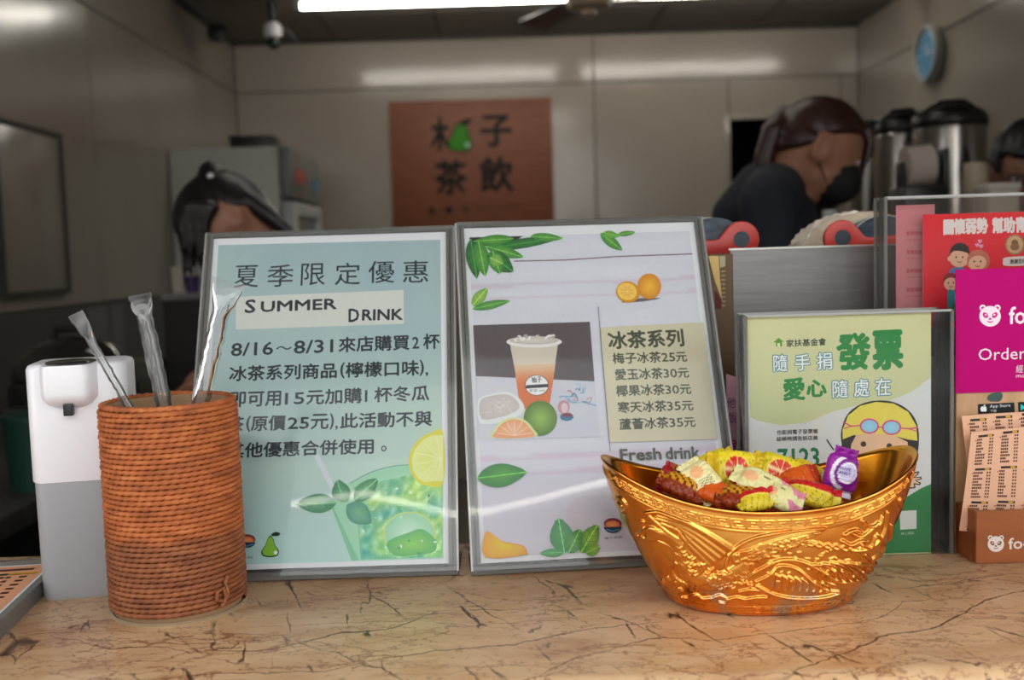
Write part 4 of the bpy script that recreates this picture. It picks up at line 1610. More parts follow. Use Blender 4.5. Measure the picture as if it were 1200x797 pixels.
for k in range(15):                                  # wavy feather ends under the breast
    x = 270 + k * 16
    ridge(B3((x, 560 - 16 * math.sin(k)), (x + 8, 548), (x + 20, 556)), 2.2, 1.2, 1.7)
# right wing
ridge(B3((462, 452), (500, 415), (560, 388), (640, 372), (720, 362), (800, 357)), 2.4, 1.3, 1.8)
ridge(B3((462, 452), (452, 490), (470, 512)), 2.4, 2.0, 1.7)
for k in range(12):
    f = k / 11
    a = (472 + 30 * f, 455 + 62 * f)
    e = (795 - 300 * f ** 1.25, 362 + 128 * f)
    ridge(B3(a, ((a[0] + e[0]) / 2, (a[1] + e[1]) / 2 - 10), e), 2.0, 1.4, 1.15)
for k in range(120):
    t, w = rs.random(), rs.random()
    x, y = 490 + t * 250, 440 - t * 62 + w * 70 * (1 - t * .7)
    ridge(B3((x - 6, y + 3), (x + 1, y - 2), (x + 4, y + 4)), .95, .95, 1.9, smooth=0)
# tail plumes
ridge(B3((520, 530), (580, 500), (640, 470), (720, 475), (790, 510), (850, 545), (920, 545), (975, 520), (1020, 470)), 2.6, 2.2, 2.0)
ridge(B3((560, 560), (620, 590), (700, 604), (790, 600), (850, 585)), 2.6, 1.6, 2.0)
ridge(B3((560, 545), (610, 520), (640, 490), (700, 500), (750, 540), (800, 572), (850, 580)), 2.0, 1.4, 1.7)
for k in range(9):
    x = 600 + k * 24
    ridge(B3((x, 515 + 4 * k), (x + 22, 530 + 5 * k), (x + 14, 575 + 1 * k)), 1.5, 1.0, 1.5)
for k in range(10):
    x = 700 + k * 30
    ridge(B3((x, 480 + 5 * math.sin(k)), (x + 40, 488), (x + 75, 515 + 6 * (k % 2))), 2.0, 1.1, 1.7)
for k in range(9):
    x = 760 + k * 25
    ridge(B3((x, 500 + k * 2), (x + 14, 540), (x + 50, 560 - 4 * k)), 1.9, 1.1, 1.8)
for k in range(8):
    x = 690 + 30 * k
    ridge(B3((x, 400 + 3 * k), (x + 30, 415 + 4 * k), (x + 55, 405 + 3 * k)), 1.7, .9, 1.3)
# flame plumes at the right end
for pts in (((860, 402), (890, 415), (925, 400), (955, 405)), ((885, 370), (925, 385), (960, 360), (985, 335)), ((930, 330), (955, 350), (990, 340), (1000, 315)),
            ((900, 435), (950, 430), (990, 400), (1012, 355), (1018, 300)), ((960, 470), (1000, 440), (1025, 400), (1032, 345)), ((985, 380), (1005, 420), (990, 455)),
            ((940, 450), (980, 480), (1015, 440)), ((1000, 470), (1035, 430), (1052, 360)), ((870, 380), (905, 362), (930, 372)), ((995, 500), (1030, 460), (1045, 415)),
            ((955, 500), (985, 520), (1000, 490)), ((930, 415), (960, 425), (975, 385))):
    ridge(B3(*pts), 2.4, 1.1, 2.1)
# clouds under the bird
for pts in (((262, 575), (285, 565), (300, 580), (290, 595), (320, 600)), ((325, 598), (350, 590), (370, 603), (400, 600)), ((400, 605), (430, 592), (455, 606), (450, 620), (430, 616)),
            ((455, 608), (490, 600), (520, 606), (560, 600), (600, 598)), ((500, 580), (540, 572), (590, 580), (600, 596))):
    ridge(B3(*pts), 2.1, 1.7, 1.9)
for x, y in ((152, 512), (172, 528), (160, 492), (195, 535), (230, 540), (210, 548), (182, 548), (248, 530), (275, 545)):
    ridge(B3((x, y), (x + 9, y + 12)), 2.0, 1.4, 1.7, smooth=0)
for pts in (((66, 250), (85, 255), (102, 275), (100, 292), (88, 298)), ((70, 270), (85, 280)), ((1075, 250), (1062, 262), (1068, 285))):
    ridge(B3(*pts), 2.4, 1.6, 1.6)
for k in range(60):                                  # hammered grain between the plumes
    x, y = rs.uniform(540, 900), rs.uniform(400, 560)
    ridge(B3((x, y), (x + rs.uniform(5, 14), y + rs.uniform(-6, 6))), .8, .6, 1.2, smooth=0)

# meander bands: one square-spiral unit, repeated
UN = 64
MU = np.zeros((UN, UN), np.float32)


def mline(x0, y0, x1, y1):
    a, b_, c_, d_ = sorted((x0, x1)) + sorted((y0, y1))
    MU[max(0, c_ - 2):d_ + 3, max(0, a - 2):b_ + 3] = 1


for l in ((5, 58, 5, 8), (5, 8, 58, 8), (58, 8, 58, 46), (58, 46, 22, 46), (22, 46, 22, 24), (22, 24, 42, 24), (42, 24, 42, 34), (5, 58, 63, 58)):
    mline(*l)

NT, NV = 1300, 190
A_T, B_T, A_B, B_B = .1135, .0640, .0665, .0485


def bowl_pt(th, t):
    """outer wall: angle th, t from 0 at the foot to 1 at the rim"""
    ct, st_ = np.cos(th), np.sin(th)
    rim = .0780 + .0285 * np.abs(ct) ** 2.2
    z = rim * t
    zz = t
    fa = A_B + (A_T - A_B) * (.30 * zz + .70 * np.sin(zz * np.pi / 2)) 
    fb = B_B + (B_T - B_B) * (.25 * zz + .75 * np.sin(zz * np.pi / 2))
    foot = np.clip(zz / .03, 0, 1) ** .5
    fa = fa - .004 * (1 - foot)
    fb = fb - .004 * (1 - foot)
    p = .93
    x = fa * np.sign(ct) * np.abs(ct) ** p
    y = fb * np.sign(st_) * np.abs(st_) ** p
    return x, y, z


def project_np(x, y, z):
    Q = np.stack([x + BX, y + BY, z + 1.0 - CAMZ], -1) @ np.array(CR.to_3x3())
    return 600 + FPX * Q[..., 0] / -Q[..., 2], 398.5 - FPX * Q[..., 1] / -Q[..., 2]


th = np.arange(NT) * 2 * np.pi / NT
tt = np.linspace(0, 1, NV)
TH, TT = np.meshgrid(th, tt, indexing='ij')
X, Y_, Z_ = bowl_pt(TH, TT)
e = 1e-3
Xa, Ya, Za = bowl_pt(TH + e, TT)
Xb, Yb, Zb = bowl_pt(TH, np.clip(TT + e, 0, 1.01))
N1 = np.cross(np.stack([Xa - X, Ya - Y_, Za - Z_], -1), np.stack([Xb - X, Yb - Y_, Zb - Z_], -1))
N1 /= np.linalg.norm(N1, axis=-1, keepdims=True) + 1e-12
outw = (N1[..., 0] * X + N1[..., 1] * Y_) < 0
N1[outw] *= -1
# the far side carries the same bird, mirrored through the bowl
u_, v_ = project_np(X, -np.abs(Y_), Z_)
ui = (u_ - HX0) * HS
vi = (v_ - HY0) * HS
u0 = np.clip(ui.astype(int), 0, HW - 2)
v0 = np.clip(vi.astype(int), 0, HH - 2)
fu, fv = np.clip(ui - u0, 0, 1), np.clip(vi - v0, 0, 1)
hgt = (HF[v0, u0] * (1 - fu) * (1 - fv) + HF[v0, u0 + 1] * fu * (1 - fv) + HF[v0 + 1, u0] * (1 - fu) * fv + HF[v0 + 1, u0 + 1] * fu * fv)
hgt = hgt * 1.0 * 1e-3
# meander under the rim and at the foot
seg = np.sqrt(np.diff(X[:, -1], append=X[0, -1]) ** 2 + np.diff(Y_[:, -1], append=Y_[0, -1]) ** 2)
arc = np.concatenate([[0], np.cumsum(seg)])[:-1]
tot = seg.sum()


def band(z0f, wdt, unit, amp):
    global hgt
    rimz = Z_[:, -1][:, None]
    dist = (rimz - Z_) if z0f > 0 else Z_
    off = abs(z0f)
    v = (dist - off) / wdt
    n = round(tot / unit)
    uu = (arc / tot * n % 1.0)[:, None] * np.ones_like(v)
    ok = (v > 0) & (v < 1)
    mu = MU[np.clip((v * UN).astype(int), 0, UN - 1), np.clip((uu * UN).astype(int), 0, UN - 1)]
    hgt = np.where(ok, np.maximum(hgt, mu * amp), hgt)


band(.0050, .0072, .0104, .0007)
band(-.0030, .0056, .0100, .0005)
rimz = Z_[:, -1][:, None]
dd_ = rimz - Z_
hgt = hgt + .0011 * np.exp(-((dd_ - .0008) / .0012) ** 2) + .0003 * np.exp(-((dd_ - .0140) / .0006) ** 2)
# slight dents in the thin gold shell
hgt = hgt + .00025 * (np.sin(X * 140 + Z_ * 90) * np.sin(Z_ * 170 + X * 50))
Pn = np.stack([X, Y_, Z_], -1) + N1 * hgt[..., None]
# inner wall
NI = 60
ti = np.linspace(1, .12, NI)
THi, TTi = np.meshgrid(th, ti, indexing='ij')
Xi, Yi, Zi = bowl_pt(THi, TTi)
sc_i = 1 - (.0030 / np.sqrt(Xi ** 2 + Yi ** 2 + 1e-9)) * np.clip((1 - TTi) * 40, 0, 1)
fl = np.clip((.3 - TTi) / .18, 0, 1)
Pi = np.stack([Xi * sc_i, Yi * sc_i, Zi + .0006], -1)
sel = np.arange(0, NT, 5)
verts = Pn.reshape(-1, 3).tolist()
i_, j_ = np.meshgrid(np.arange(NT), np.arange(NV - 1), indexing='ij')
a = i_ * NV + j_
b_ = ((i_ + 1) % NT) * NV + j_
faces = np.stack([a, b_, b_ + 1, a + 1], -1).reshape(-1, 4)


def fast_mesh(name, V, F, mat, parent):
    V = np.asarray(V, np.float32); F = np.asarray(F, np.int32)
    me = bpy.data.meshes.new(name)
    me.vertices.add(len(V)); me.vertices.foreach_set('co', V.ravel())
    me.loops.add(F.size); me.loops.foreach_set('vertex_index', F.ravel())
    me.polygons.add(len(F)); me.polygons.foreach_set('loop_start', np.arange(0, F.size, 4, dtype=np.int32))
    me.update(calc_edges=True)
    me.polygons.foreach_set('use_smooth', [True] * len(F))
    me.materials.append(mat)
    o = bpy.data.objects.new(name, me); COL.objects.link(o); o.parent = parent
    return o


def gold_mat(name, worn=True, inner=False):
    m, t, b = new_mat(name)
    L = t.links.new
    co = nd(t, 'ShaderNodeTexCoord')
    n = nd(t, 'ShaderNodeTexNoise', Scale=26.0, Detail=4.0)
    L(co.outputs['Object'], n.inputs['Vector'])
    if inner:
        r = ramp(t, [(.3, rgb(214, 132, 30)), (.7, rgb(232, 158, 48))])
    else:
        r = ramp(t, [(.3, rgb(232, 140, 56)), (.7, rgb(250, 180, 88))])
    L(n.outputs['Fac'], r.inputs[0])
    col = r.outputs[0]
    b.inputs['Metallic'].default_value = 1.0
    b.inputs['Roughness'].default_value = .19 if not inner else .2
    if worn:
        s = nd(t, 'ShaderNodeSeparateXYZ')
        L(co.outputs['Object'], s.inputs[0])
        # rubbed silver patches near the foot and the right end
        mk = ramp(t, [(0.0, (1, 1, 1)), (.022, (.55, .55, .55)), (.030, (0, 0, 0))])
        L(s.outputs['Z'], mk.inputs[0])
        wx = nd(t, 'ShaderNodeTexNoise', Scale=38.0, Detail=8.0, Roughness=.7)
        L(co.outputs['Object'], wx.inputs['Vector'])
        wr_ = ramp(t, [(.50, (0, 0, 0)), (.56, (1, 1, 1))])
        L(wx.outputs['Fac'], wr_.inputs[0])
        mm_ = nd(t, 'ShaderNodeMath', operation='MULTIPLY')
        L(mk.outputs[0], mm_.inputs[0]); L(wr_.outputs[0], mm_.inputs[1])
        x = nd(t, 'ShaderNodeMix'); x.data_type = 'RGBA'
        L(mm_.outputs[0], x.inputs[0]); L(col, x.inputs[6]); x.inputs[7].default_value = rgb(186, 168, 150)
        col = x.outputs[2]
    L(col, b.inputs['Base Color'])
    bp = nd(t, 'ShaderNodeBump', Strength=.10, Distance=.001)
    n3 = nd(t, 'ShaderNodeTexNoise', Scale=160.0, Detail=3.0)
    L(co.outputs['Object'], n3.inputs['Vector'])
    L(n3.outputs['Fac'], bp.inputs['Height'])
    L(bp.outputs[0], b.inputs['Normal'])
    return m


M['gold'] = gold_mat('worn_gold_foil')
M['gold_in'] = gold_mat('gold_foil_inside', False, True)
fast_mesh('bowl_wall', Pn.reshape(-1, 3), faces, M['gold'], bowl)
Pi = Pi[sel]
n5 = len(sel)
# close the floor of the bowl
Vin = Pi.reshape(-1, 3)
i_, j_ = np.meshgrid(np.arange(n5), np.arange(NI - 1), indexing='ij')
a = i_ * NI + j_
b_ = ((i_ + 1) % n5) * NI + j_
fin = np.stack([a, b_, b_ + 1, a + 1], -1).reshape(-1, 4)
inn = fast_mesh('inner_lining', Vin, fin, M['gold_in'], bowl)
m = MB()
m.b.faces.new([m.b.verts.new(tuple(Pi[k, -1])) for k in range(n5)])
m.obj('bowl_floor', M['gold_in'], bowl, smooth=False)
m = MB()
m.b.faces.new([m.b.verts.new((float(x), float(y), .0003)) for x, y in zip(X[::10, 0], Y_[::10, 0])])
m.obj('bowl_base', M['gold'], bowl, smooth=False)

# ================================================================ CANDIES IN THE BOWL


def candy_mesh(L_, W_, T_, fn, seed, twist=.25):
    rs = random.Random(seed)
    nu, nv = 84, 64
    V, C, F = [], [], []
    ox = rs.uniform(0, 50)
    for i in range(nu + 1):
        u = -1 + 2 * i / nu
        au = abs(u)
        body = max(0.0, 1 - (au / .74) ** 3.2) ** .5 if au < .74 else 0
        end = max(0, (au - .66) / .34)
        w = W_ * (.80 + .20 * body) * (1 - .09 * math.exp(-((au - .76) / .07) ** 2)) * (1 + .05 * end)
        th_ = T_ * body + .0005
        rot = twist * u
        for k in range(nv):
            a = 2 * math.pi * k / nv
            cy, cz = math.cos(a), math.sin(a)
            y = w * math.copysign(abs(cy) ** .75, cy)
            z = th_ * math.copysign(abs(cz) ** .9, cz)
            wr = noise.noise(Vector((u * 4 + ox, y * 260, z * 120))) * .0011 * (1 - .2 * body)
            wr2 = noise.noise(Vector((u * 11 + ox, y * 420, 5))) * .0008 + (math.sin(y * 2600) * .0005 * end)
            z += wr + wr2
            x = u * L_ + (.0007 * (k % 2) if au > .985 else 0)
            bend = .0015 * math.sin(u * 2 + ox) * end
            c_, s_ = math.cos(rot), math.sin(rot)
            V.append((x, y * c_ - (z + bend) * s_, y * s_ + (z + bend) * c_))
            C.append(rgb(*fn(u, y / W_, cz), 1.05))
    for i in range(nu):
        for k in range(nv):
            F.append((i * nv + k, i * nv + (k + 1) % nv, (i + 1) * nv + (k + 1) % nv, (i + 1) * nv + k))
    F.append(tuple(range(nv))[::-1]); F.append(tuple(range(nu * nv, nu * nv + nv)))
    return V, F, C


def citrus(u, y, cx, cy, r, sx=1.6):
    d = math.hypot((u - cx) * sx, y - cy) / r
    if d > 1:
        return None
    if d > .86:
        return (236, 208, 60)
    a = math.atan2(y - cy, (u - cx) * sx)
    if abs(math.sin(a * 4)) < .16 or d < .14:
        return (244, 214, 150)
    return (206, 44, 30)


def fn_yellow(u, y, s):
    q = citrus(u, y, .02, .0, .80)
    if q and s > -.3:
        return q
    if u < -.62 or u > .78:
        return (222, 186, 30)
    if y < -.72:
        return (196, 36, 30)
    if (int(u * 23 + 40) * 7 + int(y * 11 + 40) * 13) % 17 == 0:
        return (120, 140, 40)
    return (228, 204, 40)


def fn_cream(u, y, s):
    if math.hypot((u + .35) * 1.6, y + .1) < .42:
        return (236, 176, 120)
    if abs(u - .3) < .30 and abs(y - .1) < .45 and (int(u * 28 + 40) + int(y * 9 + 40) * 2) % 3 == 0:
        return (90, 70, 50)
    if u > .5 and y > 0:
        return (206, 60, 70)
    return (232, 222, 164)


def fn_pinkcream(u, y, s):
    if u > .38 + .1 * math.sin(y * 5):
        return (222, 140, 160) if abs(y) > .28 else (228, 224, 166)
    if math.hypot((u + .5) * 1.6, y) < .40:
        return (236, 180, 130)
    if abs(u + .05) < .10 and abs(y - .2) < .3 and int(y * 14 + 20) % 2:
        return (70, 64, 40)
    return (226, 220, 156)


def fn_grape(u, y, s):
    if u > .60:
        return (146, 30, 150)
    d = math.hypot((u - .02) * 1.35, y + .18)
    if d < .60:
        if d > .50:
            return (240, 236, 246)
        return (214, 206, 240)
    if d < .80:
        return (126, 26, 140)
    if d < 1.0 and y > 0:
        return (236, 228, 244)
    if u < -.70:
        return (228, 222, 240)
    return (152, 40, 158)


def fn_red(u, y, s):
    if y > .25:
        return (204, 30, 36)
    if y > .1:
        return (240, 220, 90)
    if (int(u * 19 + 40) * 5 + int(y * 12 + 40) * 3) % 11 == 0:
        return (120, 130, 40)
    return (226, 200, 50)


def fn_orange(u, y, s):
    return (216, 92, 26) if u < .4 else (196, 60, 24)


def fn_brown(u, y, s):
    if (int(u * 9 + 40) + int(y * 5 + 40)) % 3 == 0:
        return (120, 40, 20)
    return (210, 150, 30) if y > 0 else (150, 60, 24)


def fn_darkred(u, y, s):
    return (150, 30, 30) if y > -.2 else (170, 90, 30)


def candy(label, px, py, Y, L_, W_, T_, fn, rx, ry, rz, seed, txt=None, cat='candy'):
    """rx tips the print towards the camera, ry turns it in the picture plane, rz yaws it"""
    p = P(px, py, Y)
    L_, W_, T_ = L_ * 1.13, W_ * 1.13, T_ * 1.1
    t = thing('wrapped_candy', label, cat, p, group='wrapped candies in the gold bowl')
    Rm = Matrix.Rotation(R_(rz), 3, 'Z') @ Matrix.Rotation(R_(rx), 3, 'X') @ Matrix.Rotation(R_(ry), 3, 'Z')
    t.rotation_euler = Rm.to_euler()
    V, F, C = candy_mesh(L_, W_, T_, fn, seed)
    np_mesh('wrapper', V, F, M['foil_ink'], t, C)
    if txt:
        for (st, cx, cy, h, col) in txt:
            v, f = text_geom(st)
            mn, mx = v.min(0), v.max(0)
            sc = h / (mx[1] - mn[1])
            V2, C2 = [], []
            for ox in (-.00012, .00012):
                pass
            for q in v:
                a, b_ = (q[0] - (mn[0] + mx[0]) / 2) * sc, (q[1] - (mn[1] + mx[1]) / 2) * sc
                # lettering reads across the wrapper: x of text along -y of the candy
                V2.append((cx + b_, cy - a, T_ * 1.0 + .0014))
                C2.append(rgb(*col))
            np_mesh('lettering', V2, f, M['ink'], t, C2, smooth=False)
    return t


candy('cream candy with a peach print, leftmost of the pale ones', 822, 563, .745, .0155, .0105, .0050, fn_cream, 62, -58, 0, 1)
candy('big yellow candy with a red grapefruit slice, centre back of the pile', 860, 552, .766, .0185, .0135, .0058, fn_yellow, 74, -8, 6, 2)
candy('flat yellow candy with a red grapefruit slice, leaning right', 913, 553, .772, .0190, .0110, .0048, fn_yellow, 72, -22, -6, 3)
candy('long pale yellow and pink candy lying over the pile, nearest the rim', 896, 571, .738, .0220, .0095, .0055, fn_pinkcream, 52, -34, 0, 4)
candy('purple grape candy standing upright at the right', 986, 554, .762, .0160, .0108, .0058, fn_grape, 80, 74, 4, 5,
      txt=[('GRAPE', .0030, .0012, .0023, (50, 30, 130)), ('CANDY', -.0002, .0012, .0023, (50, 30, 130))])
candy('glossy orange candy behind the pale one, right of centre', 938, 562, .765, .0150, .0090, .0055, fn_orange, 50, 10, 14, 6)
candy('red and yellow candy along the front rim at the right', 950, 579, .742, .0185, .0085, .0050, fn_red, 48, -18, 0, 7)
candy('brown and gold candy tucked under the pile, front centre', 868, 584, .728, .0160, .0085, .0048, fn_brown, 40, -12, 0, 8)
candy('dark red candy corner poking up at the far left', 781, 562, .752, .0110, .0055, .0036, fn_darkred, 74, 66, 0, 9)
candy('golden yellow candy behind the cream one, upper left of the pile', 836, 546, .785, .0160, .0095, .0050, fn_yellow, 60, 22, 0, 10)
candy('dull gold candy low at the left of the pile', 797, 569, .742, .0150, .0080, .0045, fn_brown, 46, -28, 0, 11)
candy('yellow candy tip at the back, right of the grapefruit ones', 946, 556, .785, .0150, .0085, .0045, fn_yellow, 62, -30, 0, 12)
candy('pink candy with a pale band at the front rim', 916, 583, .727, .0130, .0085, .0046, fn_pinkcream, 46, -24, 0, 13)
candy('yellow candy half hidden at the front rim, left of the pink one', 885, 586, .722, .0130, .0075, .0042, fn_red, 38, 14, 0, 14)
candy('yellow and orange candy at the left under the cream one', 840, 578, .738, .0150, .0085, .0045, fn_orange, 42, -32, 0, 15)
candy('pale candy low between the orange one and the purple one', 965, 570, .775, .0140, .0085, .0045, fn_cream, 46, 30, 0, 16)
rs = random.Random(3)
kk = 0
for (gx, gy, gz) in ((-.05, -.012, .046), (-.022, .014, .050), (.004, -.022, .048), (.03, .010, .050), (.055, -.010, .050), (-.035, .0, .058), (.0, .004, .060), (.035, -.006, .060), (.066, .008, .058), (-.062, .006, .055)):
    kk += 1
    t = thing('wrapped_candy', 'wrapped candy buried beneath the others in the gold bowl', 'candy', (BX + gx, BY + gy, 1 + gz), (R_(rs.uniform(-25, 25)), R_(rs.uniform(-20, 20)), R_(rs.uniform(0, 180))), group='buried candies in the gold bowl')
    V, F, C = candy_mesh(.017, .0105, .0055, [fn_brown, fn_yellow, fn_red, fn_orange][kk % 4], 30 + kk)
    np_mesh('wrapper', V, F, M['foil_ink'], t, C)

# ================================================================ RIGHT-HAND CLEAR BOXES AND CARDS


def clear_box(name, label, cat, x0, x1, y0, y1, h, mat='acrylic', th=.0022):
    t = thing(name, label, cat, ((x0 + x1) / 2, y0, 1.0))
    w = (x1 - x0) / 2
    d = y1 - y0
    for nm, bx_ in (('front_panel', (-w, w, 0, th, .0, h)), ('back_panel', (-w, w, d - th, d, .0, h)), ('side_panel', (-w, -w + th, th, d - th, .0, h)), ('side_panel', (w - th, w, th, d - th, .0, h)), ('base_panel', (-w + th, w - th, th, d - th, 0, th))):
        m = MB(); m.box(*bx_)
        m.obj(nm, M[mat], t, smooth=False)
    for sx in (-1, 1):
        for (ya, yb) in ((-.0004, .0024), (d - .0024, d + .0004)):
            m = MB(); m.box(sx * w - .0013, sx * w + .0013, ya, yb, 0, h)
            m.obj('edge', M['acrylic_edge'], t, smooth=False)
    for (ya, yb) in ((-.0004, .0024), (d - .0024, d + .0004)):
        m = MB(); m.box(-w, w, ya, yb, h - .0014, h + .0004)
        m.obj('edge', M['acrylic_edge_bright'], t, smooth=False)
    return t


GX0, GX1 = .1888, P(1116, 365, .851).x
gh = P(980, 367, .851).z - 1.0
clear_box('flyer_box', 'clear flyer box holding the green charity flyer, behind the gold bowl', 'box', GX0, GX1, .851, .884, gh)
g0, g1 = P(875, 372, .8545), P(1091, 366, .8545)
gf = thing('green_flyer', 'green and cream charity flyer with a swim-capped child, in the clear box', 'flyer', ((g0.x + g1.x) / 2, .8545, 1.0024))
gw = (g1.x - g0.x) / 2
m = MB(); m.box(-gw, gw, 0, .0003, 0, g1.z - 1.0024)
m.obj('paper', M['paper'], gf, smooth=False)
G = Sheet(gf, Vector((gf.location.x, .8545, 1.0024)), (0, 0, 0), step=4e-6, gain=1.12)


def G_(x, y):
    return (x / 2.571 + 830, y / 2.571 + 350)


def bgg(u, v):
    a = np.array([214, 212, 164.]); b = np.array([192, 198, 152.])
    return tuple(a + (b - a) * min(1, v * 2) + 5 * wn(u, v, 3))


G.grid([(875, 371), (1091, 366.5), (1091, 649), (885, 655)], 10, 14, bgg, 'printed_background')
G.poly([G_(114, 352), G_(150, 368), G_(220, 382), G_(300, 372), G_(370, 342), G_(430, 326), G_(520, 318), G_(610, 282), G_(671, 238), G_(671, 600), G_(560, 650), G_(400, 680), G_(140, 690)], (212, 214, 214))
G.poly([G_(671, 558), G_(640, 572), G_(600, 596), G_(540, 618), G_(460, 640), G_(380, 660), G_(130, 690), G_(136, 778), G_(671, 764)], (38, 128, 72))
GR, TE = (36, 134, 62), (70, 130, 140)
# small house mark
G.poly([G_(196, 132), G_(212, 118), G_(228, 130), G_(222, 130), G_(222, 144), G_(204, 144), G_(204, 132)], (90, 150, 40), 'printed_emblem')
G.poly([G_(208, 134), G_(216, 134), G_(216, 144), G_(208, 144)], (222, 222, 180), 'printed_emblem')
G.text('家扶基金會', G_(236, 146), G_(355, 140), 8.4, (56, 70, 60), .03)
for st, x0, x1, yb_, h in (('隨', 197, 238, 219, 50), ('手', 262, 306, 216, 48), ('捐', 328, 373, 213, 50), ('隨', 375, 420, 298, 52), ('處', 440, 484, 295, 52), ('在', 504, 549, 291, 52)):
    G.text(st, G_(x0, yb_ + 1), G_(x1, yb_ - 1), h / 2.571, (84, 140, 156), .07)
    G.text(st, G_(x0, yb_ + 1), G_(x1, yb_ - 1), h / 2.571, (236, 244, 244), .008)
G.text('發', G_(390, 214), G_(487, 210), 41, GR, .04)
G.text('票', G_(500, 212), G_(583, 208), 43, GR, .05)
G.text('愛', G_(228, 306), G_(290, 303), 25, GR, .04)
G.text('心', G_(298, 296), G_(355, 293), 19, GR, .05)
G.text('也能捐電子發票喔', G_(206, 410), G_(330, 406), 5.4, (40, 44, 46), .02)
G.text('結帳時請告訴店員', G_(206, 430), G_(330, 426), 5.4, (40, 44, 46), .02)
G.text('7123', G_(210, 510), G_(333, 506), 22, (20, 120, 76), .03)
# the child in a swim cap
KK = (28, 26, 24)
G.poly([G_(402, 440), G_(400, 400), G_(418, 350), G_(455, 320), G_(505, 307), G_(560, 312), G_(605, 338), G_(630, 380), G_(634, 440), G_(622, 490), G_(598, 520), G_(410, 470)], KK, smooth=4)
G.poly([G_(412, 420), G_(424, 408), G_(520, 402), G_(600, 430), G_(612, 470), G_(600, 540), G_(560, 570), G_(460, 560), G_(428, 520), G_(416, 470)], (226, 186, 150), smooth=3)
G.poly([G_(404, 428), G_(408, 470), G_(428, 500), G_(430, 440), G_(445, 412), G_(424, 408)], KK)
G.poly([G_(560, 412), G_(600, 432), G_(604, 500), G_(598, 520), G_(622, 490), G_(630, 430)], KK)
G.poly([G_(405, 424), G_(404, 396), G_(421, 352), G_(457, 323), G_(506, 311), G_(558, 316), G_(602, 341), G_(626, 382), G_(630, 428), G_(600, 424), G_(555, 412), G_(500, 405), G_(440, 410)], (226, 210, 82))
G.line([G_(406, 372), G_(430, 384), G_(458, 382)], 1.6, (206, 60, 130)); G.line([G_(408, 392), G_(430, 384)], 1.2, (206, 60, 130))
G.line([G_(578, 390), G_(604, 392), G_(631, 388)], 1.6, (206, 60, 130)); G.line([G_(604, 392), G_(630, 400)], 1.2, (206, 60, 130))
for cx in (485, 552):
    G.ell(*G_(cx, 384 if cx < 500 else 388), 29 / 2.571, 23 / 2.571, (206, 60, 130))
    G.ell(*G_(cx, 384 if cx < 500 else 388), 24 / 2.571, 18.5 / 2.571, (140, 196, 226), center=(160, 210, 236))
G.line([G_(510, 386), G_(528, 388)], 1.4, (206, 60, 130))
G.ell(*G_(467, 438), 3.3, 3.3, KK); G.ell(*G_(545, 444), 3.3, 3.3, KK)
G.line([G_(356, 424), G_(378, 456)], 1.5, KK)
G.poly([G_(596, 570), G_(600, 535), G_(612, 525), G_(634, 520), G_(632, 530), G_(622, 538), G_(640, 536), G_(642, 545), G_(626, 548), G_(640, 554), G_(636, 562), G_(622, 560), G_(625, 570), G_(612, 572)], KK, smooth=2)
G.poly([G_(600, 566), G_(604, 538), G_(614, 530), G_(630, 524), G_(628, 529), G_(617, 540), G_(637, 539), G_(637, 543), G_(622, 547), G_(636, 556), G_(633, 558), G_(618, 556), G_(620, 567), G_(612, 568)], (226, 186, 150), smooth=2)
G.poly([G_(576, 640), G_(627, 637), G_(627, 693), G_(578, 696)], (214, 218, 216), 'printed_label')
G.text('線上捐款', G_(580, 712), G_(620, 710), 3.2, (196, 220, 200), .0)
G.done()
# pale pink leaflet behind it
q0, q1 = P(851, 438, .922), P(889, 440, .922)
pl = thing('pink_leaflet', 'pale pink leaflet standing behind, left of the green flyer', 'leaflet', ((q0.x + q1.x) / 2, .922, 1.0003), (0, 0, 0))
m = MB(); w = (q1.x - q0.x) / 2; m.prism([(-w, 0), (w + .002, 0), (w + .002, P(900, 452, .922).z - 1.0003), (-w, q0.z - 1.0003)], 0, .0003)
m.obj('paper', pbr('pink_paper', rgb(222, 168, 182, 1.0), .6, var=.01), pl, smooth=False)
G = Sheet(pl, pl.location.copy(), (0, 0, 0), step=5e-6)
G.text('他', (852, 478), (862, 478), 12, (130, 60, 120), .01); G.text('說', (853, 496), (864, 496), 13, (130, 60, 120), .01)
G.text('發票', (855, 527), (871, 528), 12, (190, 30, 80), .03)
G.done()

# donation box with the red flyer
RX0 = P(1038, 231, .900).x
rh = P(1038, 231, .900).z - 1.0
clear_box('donation_box', 'tall scuffed clear donation box with a red charity flyer, at the right edge', 'box', RX0, RX0 + .215, .900, .9265, rh, 'acrylic_old')
q0 = P(1081.5, 251.5, .9045)
rf = thing('red_flyer', 'red charity flyer with a cartoon family, inside the tall clear box', 'flyer', (q0.x, .9045, P(1081, 418, .9045).z))
zt = q0.z - rf.location.z
m = MB(); m.box(0, .148, 0, .0003, 0, zt)
m.obj('paper', M['paper'], rf, smooth=False)
m = MB(); m.box(.01, .138, -.0002, .0006, 1.0026 - rf.location.z, 0)
m.obj('mount_card', M['cream_paper'], rf, smooth=False)
G = Sheet(rf, rf.location.copy(), (0, 0, 0), step=6e-6, gain=1.35)


def F_(x, y):
    return (x / 3.624 + 1030, y / 3.624 + 220)


